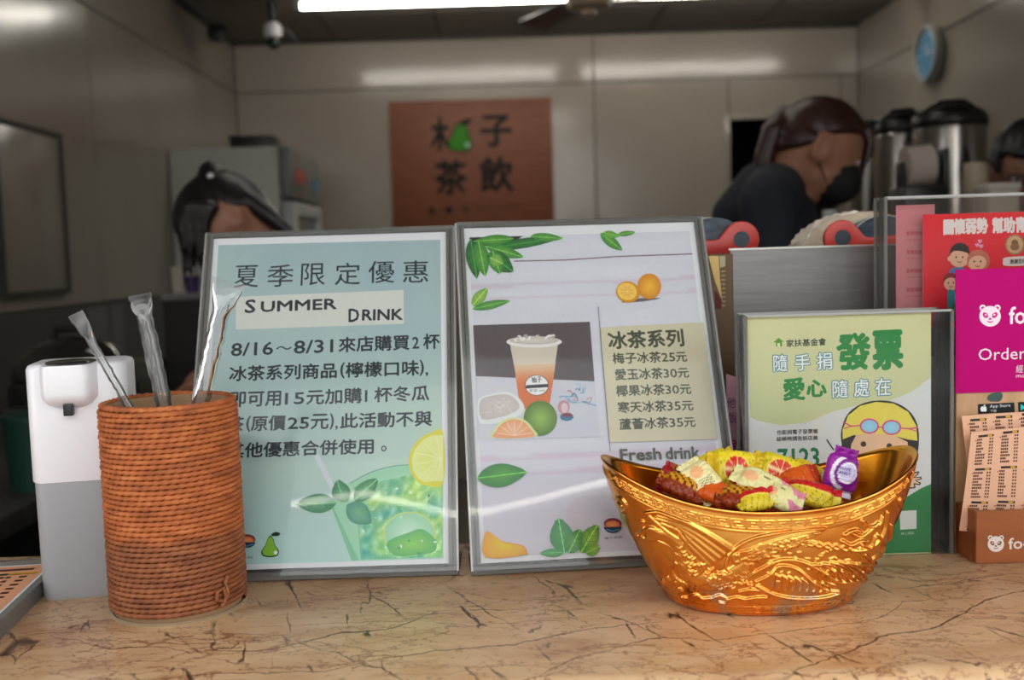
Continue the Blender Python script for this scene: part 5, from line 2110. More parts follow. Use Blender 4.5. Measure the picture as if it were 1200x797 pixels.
G.poly([(1081.5, 251.5), (1283, 245.5), (1283, 378), (1081.5, 384)], (214, 22, 44), 'printed_background')
G.poly([(1081.5, 384), (1283, 378), (1283, 412), (1081.5, 418)], (110, 60, 110), 'printed_background')
for cc in range(3):
    G.ell(1104 + 46 * cc, 397, 8.5, 7.5, (190, 150, 180), 'printed_emblem'); G.ell(1104 + 46 * cc, 397, 6.8, 6, (110, 60, 110), 'printed_emblem')
    G.text('社福', (1099 + 46 * cc, 400), (1109 + 46 * cc, 400), 5, (190, 150, 180), 0, 'printed_emblem')
G.text('關懷弱勢', F_(276, 199), F_(460, 192), 17.4, (236, 236, 236), .05)
G.text('幫助青年', F_(483, 192), F_(672, 186), 17.4, (236, 236, 236), .05)
for x, y, r in ((428, 226, 2.3), (416, 241, 1.9), (433, 247, 2.5)):
    G.ell(*F_(x - 3, y), r * .7, r * .7, (226, 150, 190)); G.ell(*F_(x + 4, y), r * .7, r * .7, (226, 150, 190)); G.poly([F_(x - 9, y + 1), F_(x + 10, y + 1), F_(x, y + 12)], (226, 150, 190))
SKN = (232, 178, 150)
G.poly([F_(300, 350), F_(330, 338), F_(366, 345), F_(372, 420), F_(296, 420)], (70, 110, 170), smooth=2)
G.ell(*F_(341, 300), 11.5, 10.5, SKN); G.ell(*F_(299, 302), 2.4, 2.8, SKN)
G.poly([F_(300, 292), F_(303, 262), F_(322, 240), F_(350, 234), F_(378, 250), F_(385, 280), F_(378, 278), F_(340, 268), F_(310, 272)], (24, 20, 22), smooth=3)
G.ell(*F_(422, 310), 13.5, 13, (186, 110, 92)); G.ell(*F_(408, 322), 10, 7, (196, 124, 104))
G.ell(*F_(418, 320), 10.5, 8.6, SKN, rot=-15)
G.ell(*F_(305, 392), 9.2, 8.4, (140, 40, 50)); G.ell(*F_(305, 409), 8.2, 7.6, SKN)
G.poly([F_(290, 440), F_(312, 436), F_(340, 442), F_(352, 500), F_(330, 560), F_(296, 540)], (40, 140, 150), smooth=2)
G.poly([F_(300, 510), F_(330, 490), F_(360, 520), F_(352, 560), F_(304, 560)], (30, 130, 80), smooth=2)
for cx, cy, q in ((341, 300, 1), (418, 318, 1), (305, 408, .8)):
    for s in (-1, 1):
        G.ell(*F_(cx + s * 14 * q, cy - 5 * q), 1.0 * q, 1.2 * q, (40, 30, 30))
    G.line([F_(cx - 10 * q, cy + 13 * q), F_(cx, cy + 18 * q), F_(cx + 10 * q, cy + 13 * q)], .9 * q, (150, 50, 50), smooth=3)
G.ell(*F_(576, 242), 11.2, 12, (150, 120, 84), 'printed_emblem'); G.ell(*F_(576, 242), 9.6, 10.3, (196, 164, 120), 'printed_emblem')
G.ell(*F_(576, 236), 4, 4.4, (120, 84, 60), 'printed_emblem'); G.ell(*F_(576, 252), 5.4, 4, (130, 96, 70), 'printed_emblem')
G.poly([F_(538, 296), F_(640, 292), F_(650, 312), F_(640, 328), F_(538, 332), F_(526, 314)], (226, 222, 220), 'printed_label', smooth=3)
G.text('謝謝您的愛心', F_(556, 324), F_(660, 320), 5.6, (50, 30, 34), .03)
G.done()
# pink receipts standing in the left part of that box
q0, q1 = P(1050, 238, .914), P(1079, 238, .914)
rp = thing('pink_receipt', 'pink printed receipt standing in the tall clear box, left of the red flyer', 'receipt', (q0.x, .914, 1.0026))
m = MB(); m.box(0, q1.x - q0.x + .012, 0, .0004, 0, q0.z - 1.0026 - .002)
m.obj('paper', pbr('receipt_pink', rgb(206, 130, 140, 1.1), .7, var=.05), rp, smooth=False)
G = Sheet(rp, rp.location.copy(), (0, 0, 0), step=6e-6)
for k in range(4):
    G.text('發票捐贈', (1062, 276 + 22 * k), (1080, 276 + 22 * k), 5, (180, 60, 80), .01)
    G.line([(1061, 281 + 22 * k), (1080, 281 + 22 * k)], .6, (190, 80, 96))
G.done()

# delivery sign: wooden stand with a magenta card
WX0 = P(1143.7, 640, .821).x
WX1 = WX0 + .155
wood = pbr('orange_wood', rgb(150, 84, 40), .4, var=.18, nscale=12, stretch=(1, 1, 6), coat=.2)
wood2 = pbr('pale_wood', rgb(190, 150, 112), .5, var=.15, nscale=10, stretch=(6, 1, 1))
dl = thing('delivery_sign', 'wooden tray stand with a magenta delivery card and panda emblem, at the right edge', 'sign', (WX0, .821, 1.0))
th_ = P(1143.7, 600, .821).z - 1.0
bkx = P(1119, 640, .857).x - WX0
m = MB(); m.box(0, .155, 0, .006, 0, th_)
m.obj('tray_front', wood, dl, bevel=.0006, bseg=1)
m = MB(); m.box(-.0015 + 0, .155, .0062, .034, 0, .005)
m.obj('tray_floor', wood, dl, bevel=.0006, bseg=1)
m = MB(); m.loft([[Vector((0, .0062, z0)), Vector((.004, .0062, z0)), Vector((bkx + .004, .0345, z0)), Vector((bkx, .0345, z0))] for z0 in (0.0, th_)])
m.obj('tray_side', wood, dl, smooth=False)
m = MB(); m.box(bkx, .155, .0347, .040, 0, P(1119, 448, .857).z - 1.0)
m.obj('back_board', wood2, dl, bevel=.0006, bseg=1)
c0, c1 = P(1121, 316, .8555), P(1117.5, 461, .8555)
cx0 = (c0.x + c1.x) / 2 - WX0
m = MB(); m.box(cx0, .158, .0335, .0345, c1.z - 1.0, c0.z - 1.0)
m.obj('magenta_card', pbr('magenta_card', rgb(186, 2, 112, .92), .55, var=.01, spec=.1), dl, smooth=False)
G = Sheet(dl, Vector((WX0, .8543, 1.0)), (0, 0, 0), step=5e-6, gain=1.1)
G.M = Matrix.Translation((WX0, .821, 1.0)); G.Mi = G.M.inverted(); G.p0 = Vector((WX0, .8543, 1.0)); G.d = .0333


def panda(S, cx, cy, r, col, bg):
    for s in (-1, 1):
        S.ell(cx + s * r * .68, cy - r * .78, r * .30, r * .30, col, 'panda_emblem')
        S.ell(cx + s * r * .66, cy - r * .74, r * .17, r * .17, bg, 'panda_emblem')
    S.ell(cx, cy, r, r * .96, col, 'panda_emblem')
    for s in (-1, 1):
        S.ell(cx + s * r * .44, cy - r * .10, r * .30, r * .22, bg, 'panda_emblem', rot=-s * 48)
        S.ell(cx + s * r * .40, cy - r * .14, r * .09, r * .09, col, 'panda_emblem')
    S.ell(cx, cy + r * .24, r * .16, r * .09, bg, 'panda_emblem')
    S.line([(cx - r * .26, cy + r * .46), (cx, cy + r * .56), (cx + r * .26, cy + r * .46)], r * .10, bg, 'panda_emblem', smooth=4)


PK, WH = (196, 12, 124), (232, 214, 226)
panda(G, *F_(472, 546), 12.6, WH, PK)
G.text('foodpanda', (1182.5, 386), (1288, 383), 26, WH, .018)
G.text('Order now', (1146.6, 422.5), (1246, 419.5), 14, WH, 0)
G.text('經由外送平台點餐', (1190.5, 437), (1262, 435), 9, WH, 0)
G.text('more food at your door', (1190.5, 444), (1270, 442), 6, WH, 0)
G.d = .0333
G.done()
# badges on the pale board (on the board face)
G = Sheet(dl, Vector((WX0, .8557, 1.0)), (0, 0, 0), step=5e-6, gain=1.1)
G.M = Matrix.Translation((WX0, .821, 1.0)); G.Mi = G.M.inverted(); G.p0 = Vector((WX0, .8555, 1.0)); G.d = .0345


def H_(x, y):
    return (x / 3.32 + 1060, y / 3.32 + 440)


G.poly([H_(285, 112), H_(427, 105), H_(429, 143), H_(286, 150)], (22, 22, 26), 'app_badge')
G.ell(*H_(303, 131), 2.3, 3.1, (220, 220, 220), 'app_badge'); G.ell(*H_(313, 131), 2.3, 3.1, (220, 220, 220), 'app_badge'); G.ell(*H_(322, 129), 1.3, 1.3, (22, 22, 26), 'app_badge'); G.ell(*H_(311, 117), 1.3, .7, (220, 220, 220), 'app_badge', rot=-40)
G.text('App Store', H_(332, 129), H_(412, 125), 4.4, (200, 200, 204), .01, 'app_badge')
G.text('下載', H_(333, 144), H_(358, 143), 3.2, (200, 200, 204), 0, 'app_badge')
G.poly([H_(441, 104), H_(590, 97), H_(592, 136), H_(443, 143)], (22, 22, 26), 'app_badge')
G.poly([H_(452, 112), H_(472, 124), H_(452, 137)], (40, 190, 190), 'app_badge')
G.text('Google Play', H_(482, 128), H_(580, 124), 4.4, (200, 200, 204), .01, 'app_badge')
G.text('下載', H_(483, 139), H_(508, 138), 3.2, (200, 200, 204), 0, 'app_badge')
G.poly([H_(322, 84), H_(338, 70), H_(372, 66), H_(382, 78), H_(372, 100), H_(340, 102), H_(324, 96)], (60, 84, 78), 'app_badge', smooth=3)
G.done()
G = Sheet(dl, Vector((WX0, .8210, 1.0)), (0, 0, 0), step=5e-6, gain=1.1)
G.d = -.0002
panda(G, *H_(355, 656), 9.6, (214, 206, 200), (140, 76, 36))
G.text('foodpanda', H_(405, 690), H_(700, 670), 17, (214, 206, 200), .02)
G.done()


def price_slip(label, quad, Y, curl, seed, gain=1.0):
    """printed price list standing in the tray"""
    p = [P(x, y, Y) for x, y in quad]                # TL, TR, BR, BL
    base = Vector(((p[3].x + p[2].x) / 2, Y, min(p[2].z, p[3].z)))
    t = thing('price_list', label, 'price list', base, group='price lists in the wooden tray')
    V, F, C = [], [], []
    nx, nz = 10, 16

    def pt(u, v, off=0):
        a = p[0].lerp(p[1], u); b = p[3].lerp(p[2], u)
        q = a.lerp(b, v)
        return (q.x - base.x, curl * (1 - v) ** 2 + curl * .3 * math.sin(u * 3) - off, q.z - base.z)
    for j in range(nz + 1):
        for i in range(nx + 1):
            V.append(pt(i / nx, j / nz)); C.append(rgb(226, 178, 146, gain))
    for j in range(nz):
        for i in range(nx):
            a = j * (nx + 1) + i
            F.append((a, a + 1, a + nx + 2, a + nx + 1))
    np_mesh('paper', V, F, M['ink'], t, C)
    V, F, C = [], [], []

    def q4(u0, u1, v0, v1, c, off=.00025):
        k = len(V)
        V.extend([pt(u0, v0, off), pt(u1, v0, off), pt(u1, v1, off), pt(u0, v1, off)])
        F.append((k, k + 1, k + 2, k + 3)); C.extend([rgb(*c, gain)] * 4)
    rs = random.Random(seed)
    for col_ in range(3):
        for blk in range(3):
            u0, v0 = .05 + col_ * .32, .035 + blk * .33 - .012 * col_
            q4(u0 + .05, u0 + .25, v0, v0 + .022, (48, 40, 40)); q4(u0 + .17, u0 + .23, v0 + .003, v0 + .019, (214, 160, 30), .0003)
            q4(u0 + .01, u0 + .025, v0 + .045, v0 + .057, (200, 60, 40))
            for r in range(9):
                v = v0 + .036 + r * .030
                n = rs.randint(3, 5)
                for c in range(n):
                    q4(u0 + .035 + c * .024, u0 + .053 + c * .024, v, v + .019, (92, 62, 50))
                for c in range(2):
                    q4(u0 + .20 + c * .03, u0 + .218 + c * .03, v, v + .017, (92, 62, 50))
    np_mesh('printed_text', V, F, M['ink'], t, C, smooth=False)
    return t


price_slip('peach price list standing at the back of the wooden tray', [H_(228, 160), (1225, 482), (1225, 620), H_(262, 560)], .846, .003, 1)
price_slip('peach price list leaning at the front of the wooden tray, curling left', [H_(268, 226), (1232, 499), (1226, 630), H_(212, 604)], .835, .004, 2)
# ================================================================ BEHIND THE COUNTER: WORKTOP, STEEL BIN, TAPE
wk = thing('workbench', 'low dark steel workbench behind the serving counter', 'workbench', (0, 1.25, 0))
m = MB(); m.box(-1.0, 1.2, -.30, .30, .77, .80)
m.obj('worktop', M['steel_dark'], wk, bevel=.003)
for x in (-.95, 1.15):
    for y in (-.26, .26):
        m = MB(); m.box(x - .02, x + .02, y - .02, y + .02, 0, .77)
        m.obj('leg', M['steel_dark'], wk, smooth=False)
m = MB(); m.box(-.95, 1.15, -.26, .26, .25, .27)
m.obj('shelf', M['steel_dark'], wk, smooth=False)

s0, s1 = P(855, 292, .975), P(1052, 285, .975)
zt = P(868, 301.5, 1.03).z
sb = thing('steel_bin', 'brushed stainless steel bin with a raised front panel, behind the flyer boxes', 'bin', ((s0.x + s1.x) / 2, .975, .80))
w = (s1.x - s0.x) / 2
m = MB(); m.box(-w, w, 0, .0015, 0, s0.z - .80)
m.obj('front_panel', M['steel'], sb, bevel=.0006, bseg=1)
m = MB(); m.box(-w - .045, w + .02, .002, .24, 0, zt - .80 - .001)
m.obj('body', M['steel_dark'], sb, bevel=.002)
m = MB(); m.box(-w - .001, w, -.002, .0, s0.z - .80 - .0012, s0.z - .80 + .0006)
m.obj('rolled_edge', pbr('bright_steel_edge', (.7, .69, .66), .3, metal=.9), sb, smooth=False)
q0, q1 = P(829, 298, .962), P(857, 298, .962)
cb = thing('printed_carton', 'narrow printed yellow and black carton squeezed left of the steel bin', 'carton', (q0.x, .955, .80))
cw = q1.x - q0.x
m = MB(); m.box(0, cw, 0, .018, 0, q0.z - .80)
m.obj('carton', pbr('carton_brown', rgb(92, 70, 44), .6), cb, bevel=.0008, bseg=1)
G = Sheet(cb, cb.location.copy(), (0, 0, 0), step=8e-6, gain=.9)
G.poly([(830, 300), (842, 300), (844, 330), (846, 352), (838, 330)], (206, 176, 110), 'printed_picture')
G.poly([(843, 300), (850, 300), (850, 312), (844, 314)], (170, 160, 130), 'printed_picture')
for k in range(9):
    G.line([(845, 318 + 5 * k), (850, 318 + 5 * k)], 2.2, (150, 130, 96), 'printed_picture')
G.poly([(838, 340), (846, 352), (845, 362), (838, 362)], (90, 34, 26), 'printed_picture')
G.done()


def tape_dispenser(label, cx, cy, Y, flip, bx_, by_, bound):
    """red moulded dispenser: ring, arm and a slate roll behind"""
    s = Y / FPX
    p = P(cx, cy, Y)
    zb = zt + 0.0004
    t = thing('tape_dispenser', label, 'tape dispenser', (p.x, Y, zb), group='red tape dispensers on the steel bin')
    R0 = 21 * s
    cz = p.z - zb
    # outline of the red side plate: ring, shoulder, arm, base
    pts = []
    for k in range(22):
        a = R_(-90 + 225 * k / 21)
        pts.append((R0 * math.cos(a), cz + R0 * math.sin(a)))
    pts += [(-R0 * 1.25, cz + R0 * .05), (-R0 * 1.6, cz - R0 * .02), (-bound * s, cz + R0 * .12), (-bound * s, 0), (0, 0)]
    pts = [(x * flip, max(z, 0)) for x, z in pts]
    m = MB(); m.prism(pts, -.004, .004)
    m.obj('side_plate', M['red_plastic'], t, bevel=.0012, angle=50)
    m = MB(); m.lathe([(.001, -.0052), (8.8 * s, -.0052), (9.4 * s, -.004), (9.4 * s, .0045), (.001, .0045)], 32)
    m.obj('hub_hole', pbr('slate_plastic', (.03, .045, .065), .4), t, loc=(0, 0, cz), rot=(R_(90), 0, 0))
    q = P(bx_, by_, Y + .016)
    rz = q.z - zb
    rad = 47 * s
    m = MB()
    arc = []
    h0 = max(0.0, 0.0005 - rz)
    a0 = math.asin(min(.99, (-rz + .0006) / rad)) if rz < rad else 0
    for k in range(41):
        a = a0 + (math.pi - 2 * a0) * k / 40
        arc.append((q.x - p.x + rad * math.cos(a), rz + rad * math.sin(a)))
    m.prism(arc, .006, .030)
    m.obj('tape_roll', pbr('slate_tape', (.035, .055, .08), .35, var=.5, nscale=60, stretch=(1, 1, 5)), t, angle=50)
    m = MB()
    arc2 = [((q.x - p.x) + (x - (q.x - p.x)) * 1.03, rz + (z - rz) * 1.03) for x, z in arc]
    m.prism([(x, max(z, .0005)) for x, z in arc2], .031, .0335)
    m.obj('roll_core_edge', M['cream_paper'], t, angle=50)
    m = MB(); m.box(min(0, -flip * bound * s), max(0, -flip * bound * s), -.004, .034, 0, .0022)
    m.obj('base', M['black_plastic'], t, smooth=False)
    return t


tape_dispenser('red tape dispenser at the left end of the steel bin, ring to the right', 868, 280.5, 1.03, 1, 834, 302, 62)
tape_dispenser('red tape dispenser on the right of the steel bin, in front of the pale roll', 986, 279, 1.02, -1, 1032, 300, 66)
q = P(1004, 306, 1.10)
b = bmesh.new()
rr0, rr1 = 80 * 1.10 / FPX, 58 * 1.10 / FPX
zlo = zt + .0004 - q.z
rings = []
for j in range(9):
    y = -.028 + .056 * j / 8
    ring = []
    for k in range(90):
        a = 2 * math.pi * k / 90
        n = .0016 * noise.noise(Vector((math.cos(a) * 9, math.sin(a) * 9, j * .9))) + .0009 * math.sin(a * 45 + j)
        e = 1 - .04 * abs(j - 4) / 4
        ring.append(b.verts.new(((rr0 * e + n) * math.cos(a), y, max(zlo, (rr1 * e + n) * math.sin(a)))))
    rings.append(ring)
for j in range(8):
    for k in range(90):
        b.faces.new((rings[j][k], rings[j][(k + 1) % 90], rings[j + 1][(k + 1) % 90], rings[j + 1][k]))
b.faces.new(rings[0]); b.faces.new(rings[-1][::-1])
mm = MB(); mm.b.free(); mm.b = b
ro = mm.obj('film_roll', pbr('milky_film', rgb(196, 178, 156), .35, var=.22, nscale=50, bump=.6, bscale=140, coat=.3), angle=60, loc=q)
tag(ro, 'large pale roll of bubbled film behind the right red tape dispenser', 'roll')

# ================================================================ RIGHT SIDE: URNS, PAPER ROLL, CUPS
rt = thing('urn_shelf', 'dark steel shelf unit under the drink urns on the right', 'shelf', (1.25, 3.22, 0))
m = MB(); m.box(-.42, .40, -.43, .48, 1.13, 1.16)
m.obj('top', M['steel_dark'], rt, bevel=.003)
for x in (-.39, .37):
    for y in (-.40, .45):
        m = MB(); m.box(x - .02, x + .02, y - .02, y + .02, 0, 1.13)
        m.obj('leg', M['steel_dark'], rt, smooth=False)
m = MB(); m.box(-.42, .40, -.43, .48, .5, .52)
m.obj('lower_shelf', M['steel_dark'], rt, smooth=False)
rt2 = thing('cup_shelf', 'narrow dark steel shelf carrying the paper cups, in front of the urns', 'shelf', (1.04, 2.27, 0))
m = MB(); m.box(-.17, .22, -.16, .20, 1.13, 1.16)
m.obj('top', M['steel_dark'], rt2, bevel=.003)
for x in (-.15, .20):
    for y in (-.14, .18):
        m = MB(); m.box(x - .015, x + .015, y - .015, y + .015, 0, 1.13)
        m.obj('leg', M['steel_dark'], rt2, smooth=False)


def urn(label, cxp, Y, wpx, ytop):
    r = wpx / 2 * Y / FPX
    p = P(cxp, ytop, Y)
    t = thing('drink_urn', label, 'urn', (p.x, Y, 1.16), group='steel drink urns on the right')
    H = p.z - 1.16 - .03
    m = MB(); m.lathe([(r * .96, 0), (r, .01), (r, H - .02), (r * .97, H - .005), (r * .9, H)], 48)
    m.obj('body', M['steel_urn'], t, angle=40)
    m = MB(); m.lathe([(r * 1.0, H - .012), (r * 1.05, H - .006), (r * 1.05, H + .012), (r * .98, H + .024), (r * .55, H + .032), (.001, H + .033)], 48)
    m.obj('lid', M['black_plastic'], t, angle=40)
    m = MB(); m.tube([(-r * .95, 0, H + .012), (-r * .3, -.01, H + .048), (r * .3, -.01, H + .050), (r * .9, 0, H + .024)], [.016, .016, .016, .012], 12)
    m.obj('lid_handle', M['black_plastic'], t)
    m = MB(); m.tube([(0, -r + .005, .06), (0, -r - .05, .06)], .014, 12).tube([(0, -r - .045, .065), (0, -r - .045, .02)], .009, 12)
    tp = m.obj('tap', M['black_plastic'], t)
    m = MB(); m.tube([(0, -r - .045, .07), (0, -r - .06, .11)], [.010, .007], 10)
    m.obj('tap_lever', M['black_plastic'], tp)
    m = MB(); m.tube([(r * .99, -.02, H * .75), (r * 1.22, -.02, H * .72), (r * 1.22, -.02, H * .45), (r * .99, -.02, H * .42)], .009, 10)
    m.obj('side_handle', M['black_plastic'], t)
    return t


urn('largest steel drink urn with a black lid, nearest, right of the woman', 1113, 2.90, 80, 132)
urn('middle steel drink urn with a black lid, behind the nearest one', 1056, 3.18, 58, 141)
urn('farthest steel drink urn with a black lid, beside the face of the masked woman', 1018, 3.46, 40, 153)

p = P(1084, 193, 2.345)
lp = thing('roll_holder', 'dark label printer holding a white paper roll, in front of the nearest urn', 'printer', (p.x, 2.345, 1.16))
m = MB(); m.box(-.045, .055, .0, .10, 0, p.z - 1.16 - .046).box(-.045, -.037, .02, .06, p.z - 1.16 - .05, p.z - 1.16 + .01).box(.042, .055, .0, .07, p.z - 1.16 - .05, p.z - 1.16 + .036)
m.obj('body', M['black_plastic'], lp, bevel=.004)
m = MB(); m.lathe([(.014, -.028), (.043, -.028), (.043, .028), (.014, .028)], 40)
m.obj('paper_roll', pbr('roll_paper', (.50, .42, .38), .7, var=.02), lp, loc=(-.006, .026, p.z - 1.16), rot=(0, R_(84), 0))


def cup_stack(label, cxp, Y, wpx, ytop, n, taper):
    p = P(cxp, ytop, Y)
    r = wpx / 2 * Y / FPX
    t = thing('cup_stack', label, 'cups', (p.x, Y, 1.16))
    H = p.z - 1.16
    step = .011
    h = H - step * (n - 1)
    if h < .03:
        n = max(1, int((H - .05) / step)); h = H - step * (n - 1)
    m0 = None
    for i in range(n):
        z = i * step
        m = MB(); m.lathe([(r * 1.12, 0), (r * 1.14, .003), (r * 1.10, .005), (r * taper, h - .001), (r * taper * .96, h)], 36)
        m.obj('cup', pbr('beige_cup', rgb(178, 164, 142), .6, var=.02) if i == 0 else bpy.data.materials['beige_cup'], t, loc=(0, 0, z), angle=40)
    return t


cup_stack('stack of upturned beige paper cups in front of the nearest urn', 1143, 2.38, 29, 191, 9, .86)
p = P(1169, 215, 2.19)
lb = thing('lid_box', 'low pale box of lids right of the beige cup stack', 'box', (p.x, 2.19, 1.16))
hw = 18 * 2.19 / FPX
m = MB(); m.box(-hw, hw, -.03, .04, 0, p.z - 1.16 - .014)
m.obj('carton', M['cream_paper'], lb, bevel=.003)
m = MB(); m.box(-hw - .003, hw + .003, -.033, .043, p.z - 1.16 - .014, p.z - 1.16)
m.obj('lid', M['cream_paper'], lb, bevel=.003)

# small green bottle seen between the woman's mask and the urns
p = P(972, 246, 2.0)
bt = thing('bottle', 'small pale bottle with a green label behind the tape dispensers', 'bottle', (p.x, 2.0, .80))
m = MB(); m.lathe([(.026, 0), (.028, .01), (.028, .36), (.022, .40), (.014, .43), (.014, p.z - .80)], 28)
m.obj('glass', pbr('pale_bottle', (.32, .34, .33), .2), bt, angle=40)
m = MB(); m.lathe([(.0288, .30), (.0288, .37)], 28, cap=False)
m.obj('label', pbr('bottle_label', rgb(90, 150, 110), .5), bt)
bench2 = thing('side_table', 'small dark table carrying a pale bottle, in front of the masked woman', 'table', (p.x, 2.0, 0))
m = MB(); m.box(-.14, .14, -.12, .12, .77, .80)
m.obj('top', M['steel_dark'], bench2, bevel=.003)
for x in (-.12, .12):
    for y in (-.09, .09):
        m = MB(); m.box(x - .015, x + .015, y - .015, y + .015, 0, .77)
        m.obj('leg', M['steel_dark'], bench2, smooth=False)

# ================================================================ LEFT SIDE
lb_ = thing('back_worktop', 'long dark worktop along the left wall', 'worktop', (-1.17, 3.0, 0))
m = MB(); m.box(-.30, .30, -1.3, 1.2, .80, .84)
m.obj('top', M['steel_dark'], lb_, bevel=.003)
m = MB(); m.box(-.29, .28, -1.28, 1.18, .04, .80)
m.obj('cabinet', M['black_plastic'], lb_, smooth=False)
m = MB(); m.box(-.26, .25, -1.25, 1.15, 0, .04)
m.obj('plinth', M['black_plastic'], lb_, smooth=False)
p0, p1 = P(190, 345, 2.55), P(238, 343, 2.55)
bc = thing('black_cabinet', 'tall black cabinet with a pale top, behind the middle straw', 'cabinet', (-.74, 2.75, 0))
xa, xb_ = p0.x + .74, p0.x + .74 + .42
zc = p0.z
m = MB(); m.box(xa, xb_, -.2, .25, .03, zc - .016)
m.obj('body', M['black_plastic'], bc, bevel=.004)
m = MB(); m.box(xa - .004, xb_, -.205, .25, zc - .016, zc)
m.obj('top', pbr('pale_laminate', (.22, .22, .21), .4), bc, bevel=.002)
m = MB(); m.box(xa + .02, xb_ - .02, -.18, .23, 0, .03)
m.obj('plinth', M['black_plastic'], bc, smooth=False)
m = MB(); m.box(xa + .03, xb_ - .03, -.2035, -.2, .1, zc - .2)
m.obj('door', M['black_plastic'], bc, bevel=.001)
for (cxp, ytop, wpx, mt_, lab, col, Y) in ((207, 312, 15, 'cream_paper', 'pale beige paper cup on the black cabinet, beside the fridge', None, 2.66), (225, 324, 18, None, 'small purple container on the black cabinet, under the hair strands', rgb(62, 48, 96), 2.60)):
    p = P(cxp, ytop, Y)
    r = wpx / 2 * Y / FPX
    h = p.z - zc
    t = thing('cup' if mt_ else 'container', lab, 'cup' if mt_ else 'container', (p.x, Y, zc))
    m = MB(); m.lathe([(r * .8, 0), (r * .98, h * .94), (r * 1.05, h * .96), (r * 1.05, h)], 28)
    m.obj('body', M[mt_] if mt_ else pbr('purple_plastic', col, .4), t, angle=40)
    m = MB(); m.lathe([(r * .9, h), (r * .9, h + .001), (.001, h + .0012)], 28)
    m.obj('opening', M['black_plastic'] if mt_ else pbr('purple_lid', rgb(80, 64, 116), .4), t)
# round black cooker and other dark appliances
p = P(88, 388, 2.2)
ck_ = thing('rice_cooker', 'round black cooker on the dark worktop, above the soap dispenser', 'cooker', (P(84, 400, 2.2).x, 2.2, .84))
H = p.z - .84
m = MB(); m.lathe([(.10, 0), (.125, .03), (.128, H * .6), (.118, H * .66)], 40)
m.obj('pot', M['black_plastic'], ck_, angle=40)
m = MB(); m.lathe([(.120, H * .67), (.115, H * .76), (.08, H * .9), (.03, H * .96), (.001, H * .97)], 40)
m.obj('lid', M['black_gloss'], ck_, angle=40)
m = MB(); m.tube([(-.04, 0, H * .93), (-.03, 0, H * 1.02), (.03, 0, H * 1.02), (.04, 0, H * .93)], .008, 10)
m.obj('handle', M['black_plastic'], ck_)
p = P(168, 421, 2.6)
ob = thing('storage_box', 'dull olive storage box behind the middle straw', 'box', (p.x - .02, 2.6, .84))
h = p.z - .84
m = MB(); m.box(-.055, .06, -.06, .08, 0, h - .012)
m.obj('body', pbr('olive_plastic', (.075, .08, .055), .5), ob, bevel=.004)
m = MB(); m.box(-.058, .063, -.063, .083, h - .012, h)
m.obj('lid', pbr('olive_lid', (.11, .12, .085), .5), ob, bevel=.003)
p = P(28, 430, 2.45)
gb = thing('green_tub', 'dark green tub on the worktop at the left edge', 'tub', (P(40, 480, 2.0).x, 2.0, .84))
m = MB(); m.lathe([(.05, 0), (.058, .13), (.062, .132), (.062, .142)], 30)
m.obj('body', pbr('dark_green', (.01, .05, .035), .4), gb, angle=40)
m = MB(); m.lathe([(.06, .142), (.05, .152), (.001, .154)], 30)
m.obj('lid', pbr('dark_green_lid', (.012, .035, .03), .4), gb, angle=40)
# pale notices hanging on the backsplash
for (xa_, xb2, ya_, yb2, lab) in ((100, 124, 352, 418, 'narrow grey notice pinned on the dark backsplash, left of the first straw'), (128, 142, 350, 420, 'faded grey notice pinned on the dark backsplash, between two straws')):
    Ya = (XL + .009) * FPX / (xa_ - 597); Yb2 = (XL + .009) * FPX / (xb2 - 597)
    z1 = CAMZ - (ya_ - 312) / FPX * Ya; z0 = CAMZ - (yb2 - 312) / FPX * Ya
    m = MB(); m.box(XL + .0085, XL + .0105, Ya, Yb2, max(z0, .9), min(z1, 1.115))
    tag(m.obj('notice', pbr('grey_notice', (.16, .16, .17), .5), smooth=False), lab, 'notice')

# ================================================================ PEOPLE


def frame(f, u):
    f = Vector(f).normalized()
    u = Vector(u)
    u = (u - f * u.dot(f)).normalized()
    r = f.cross(u)            # the person's right-hand side
    return f, u, r


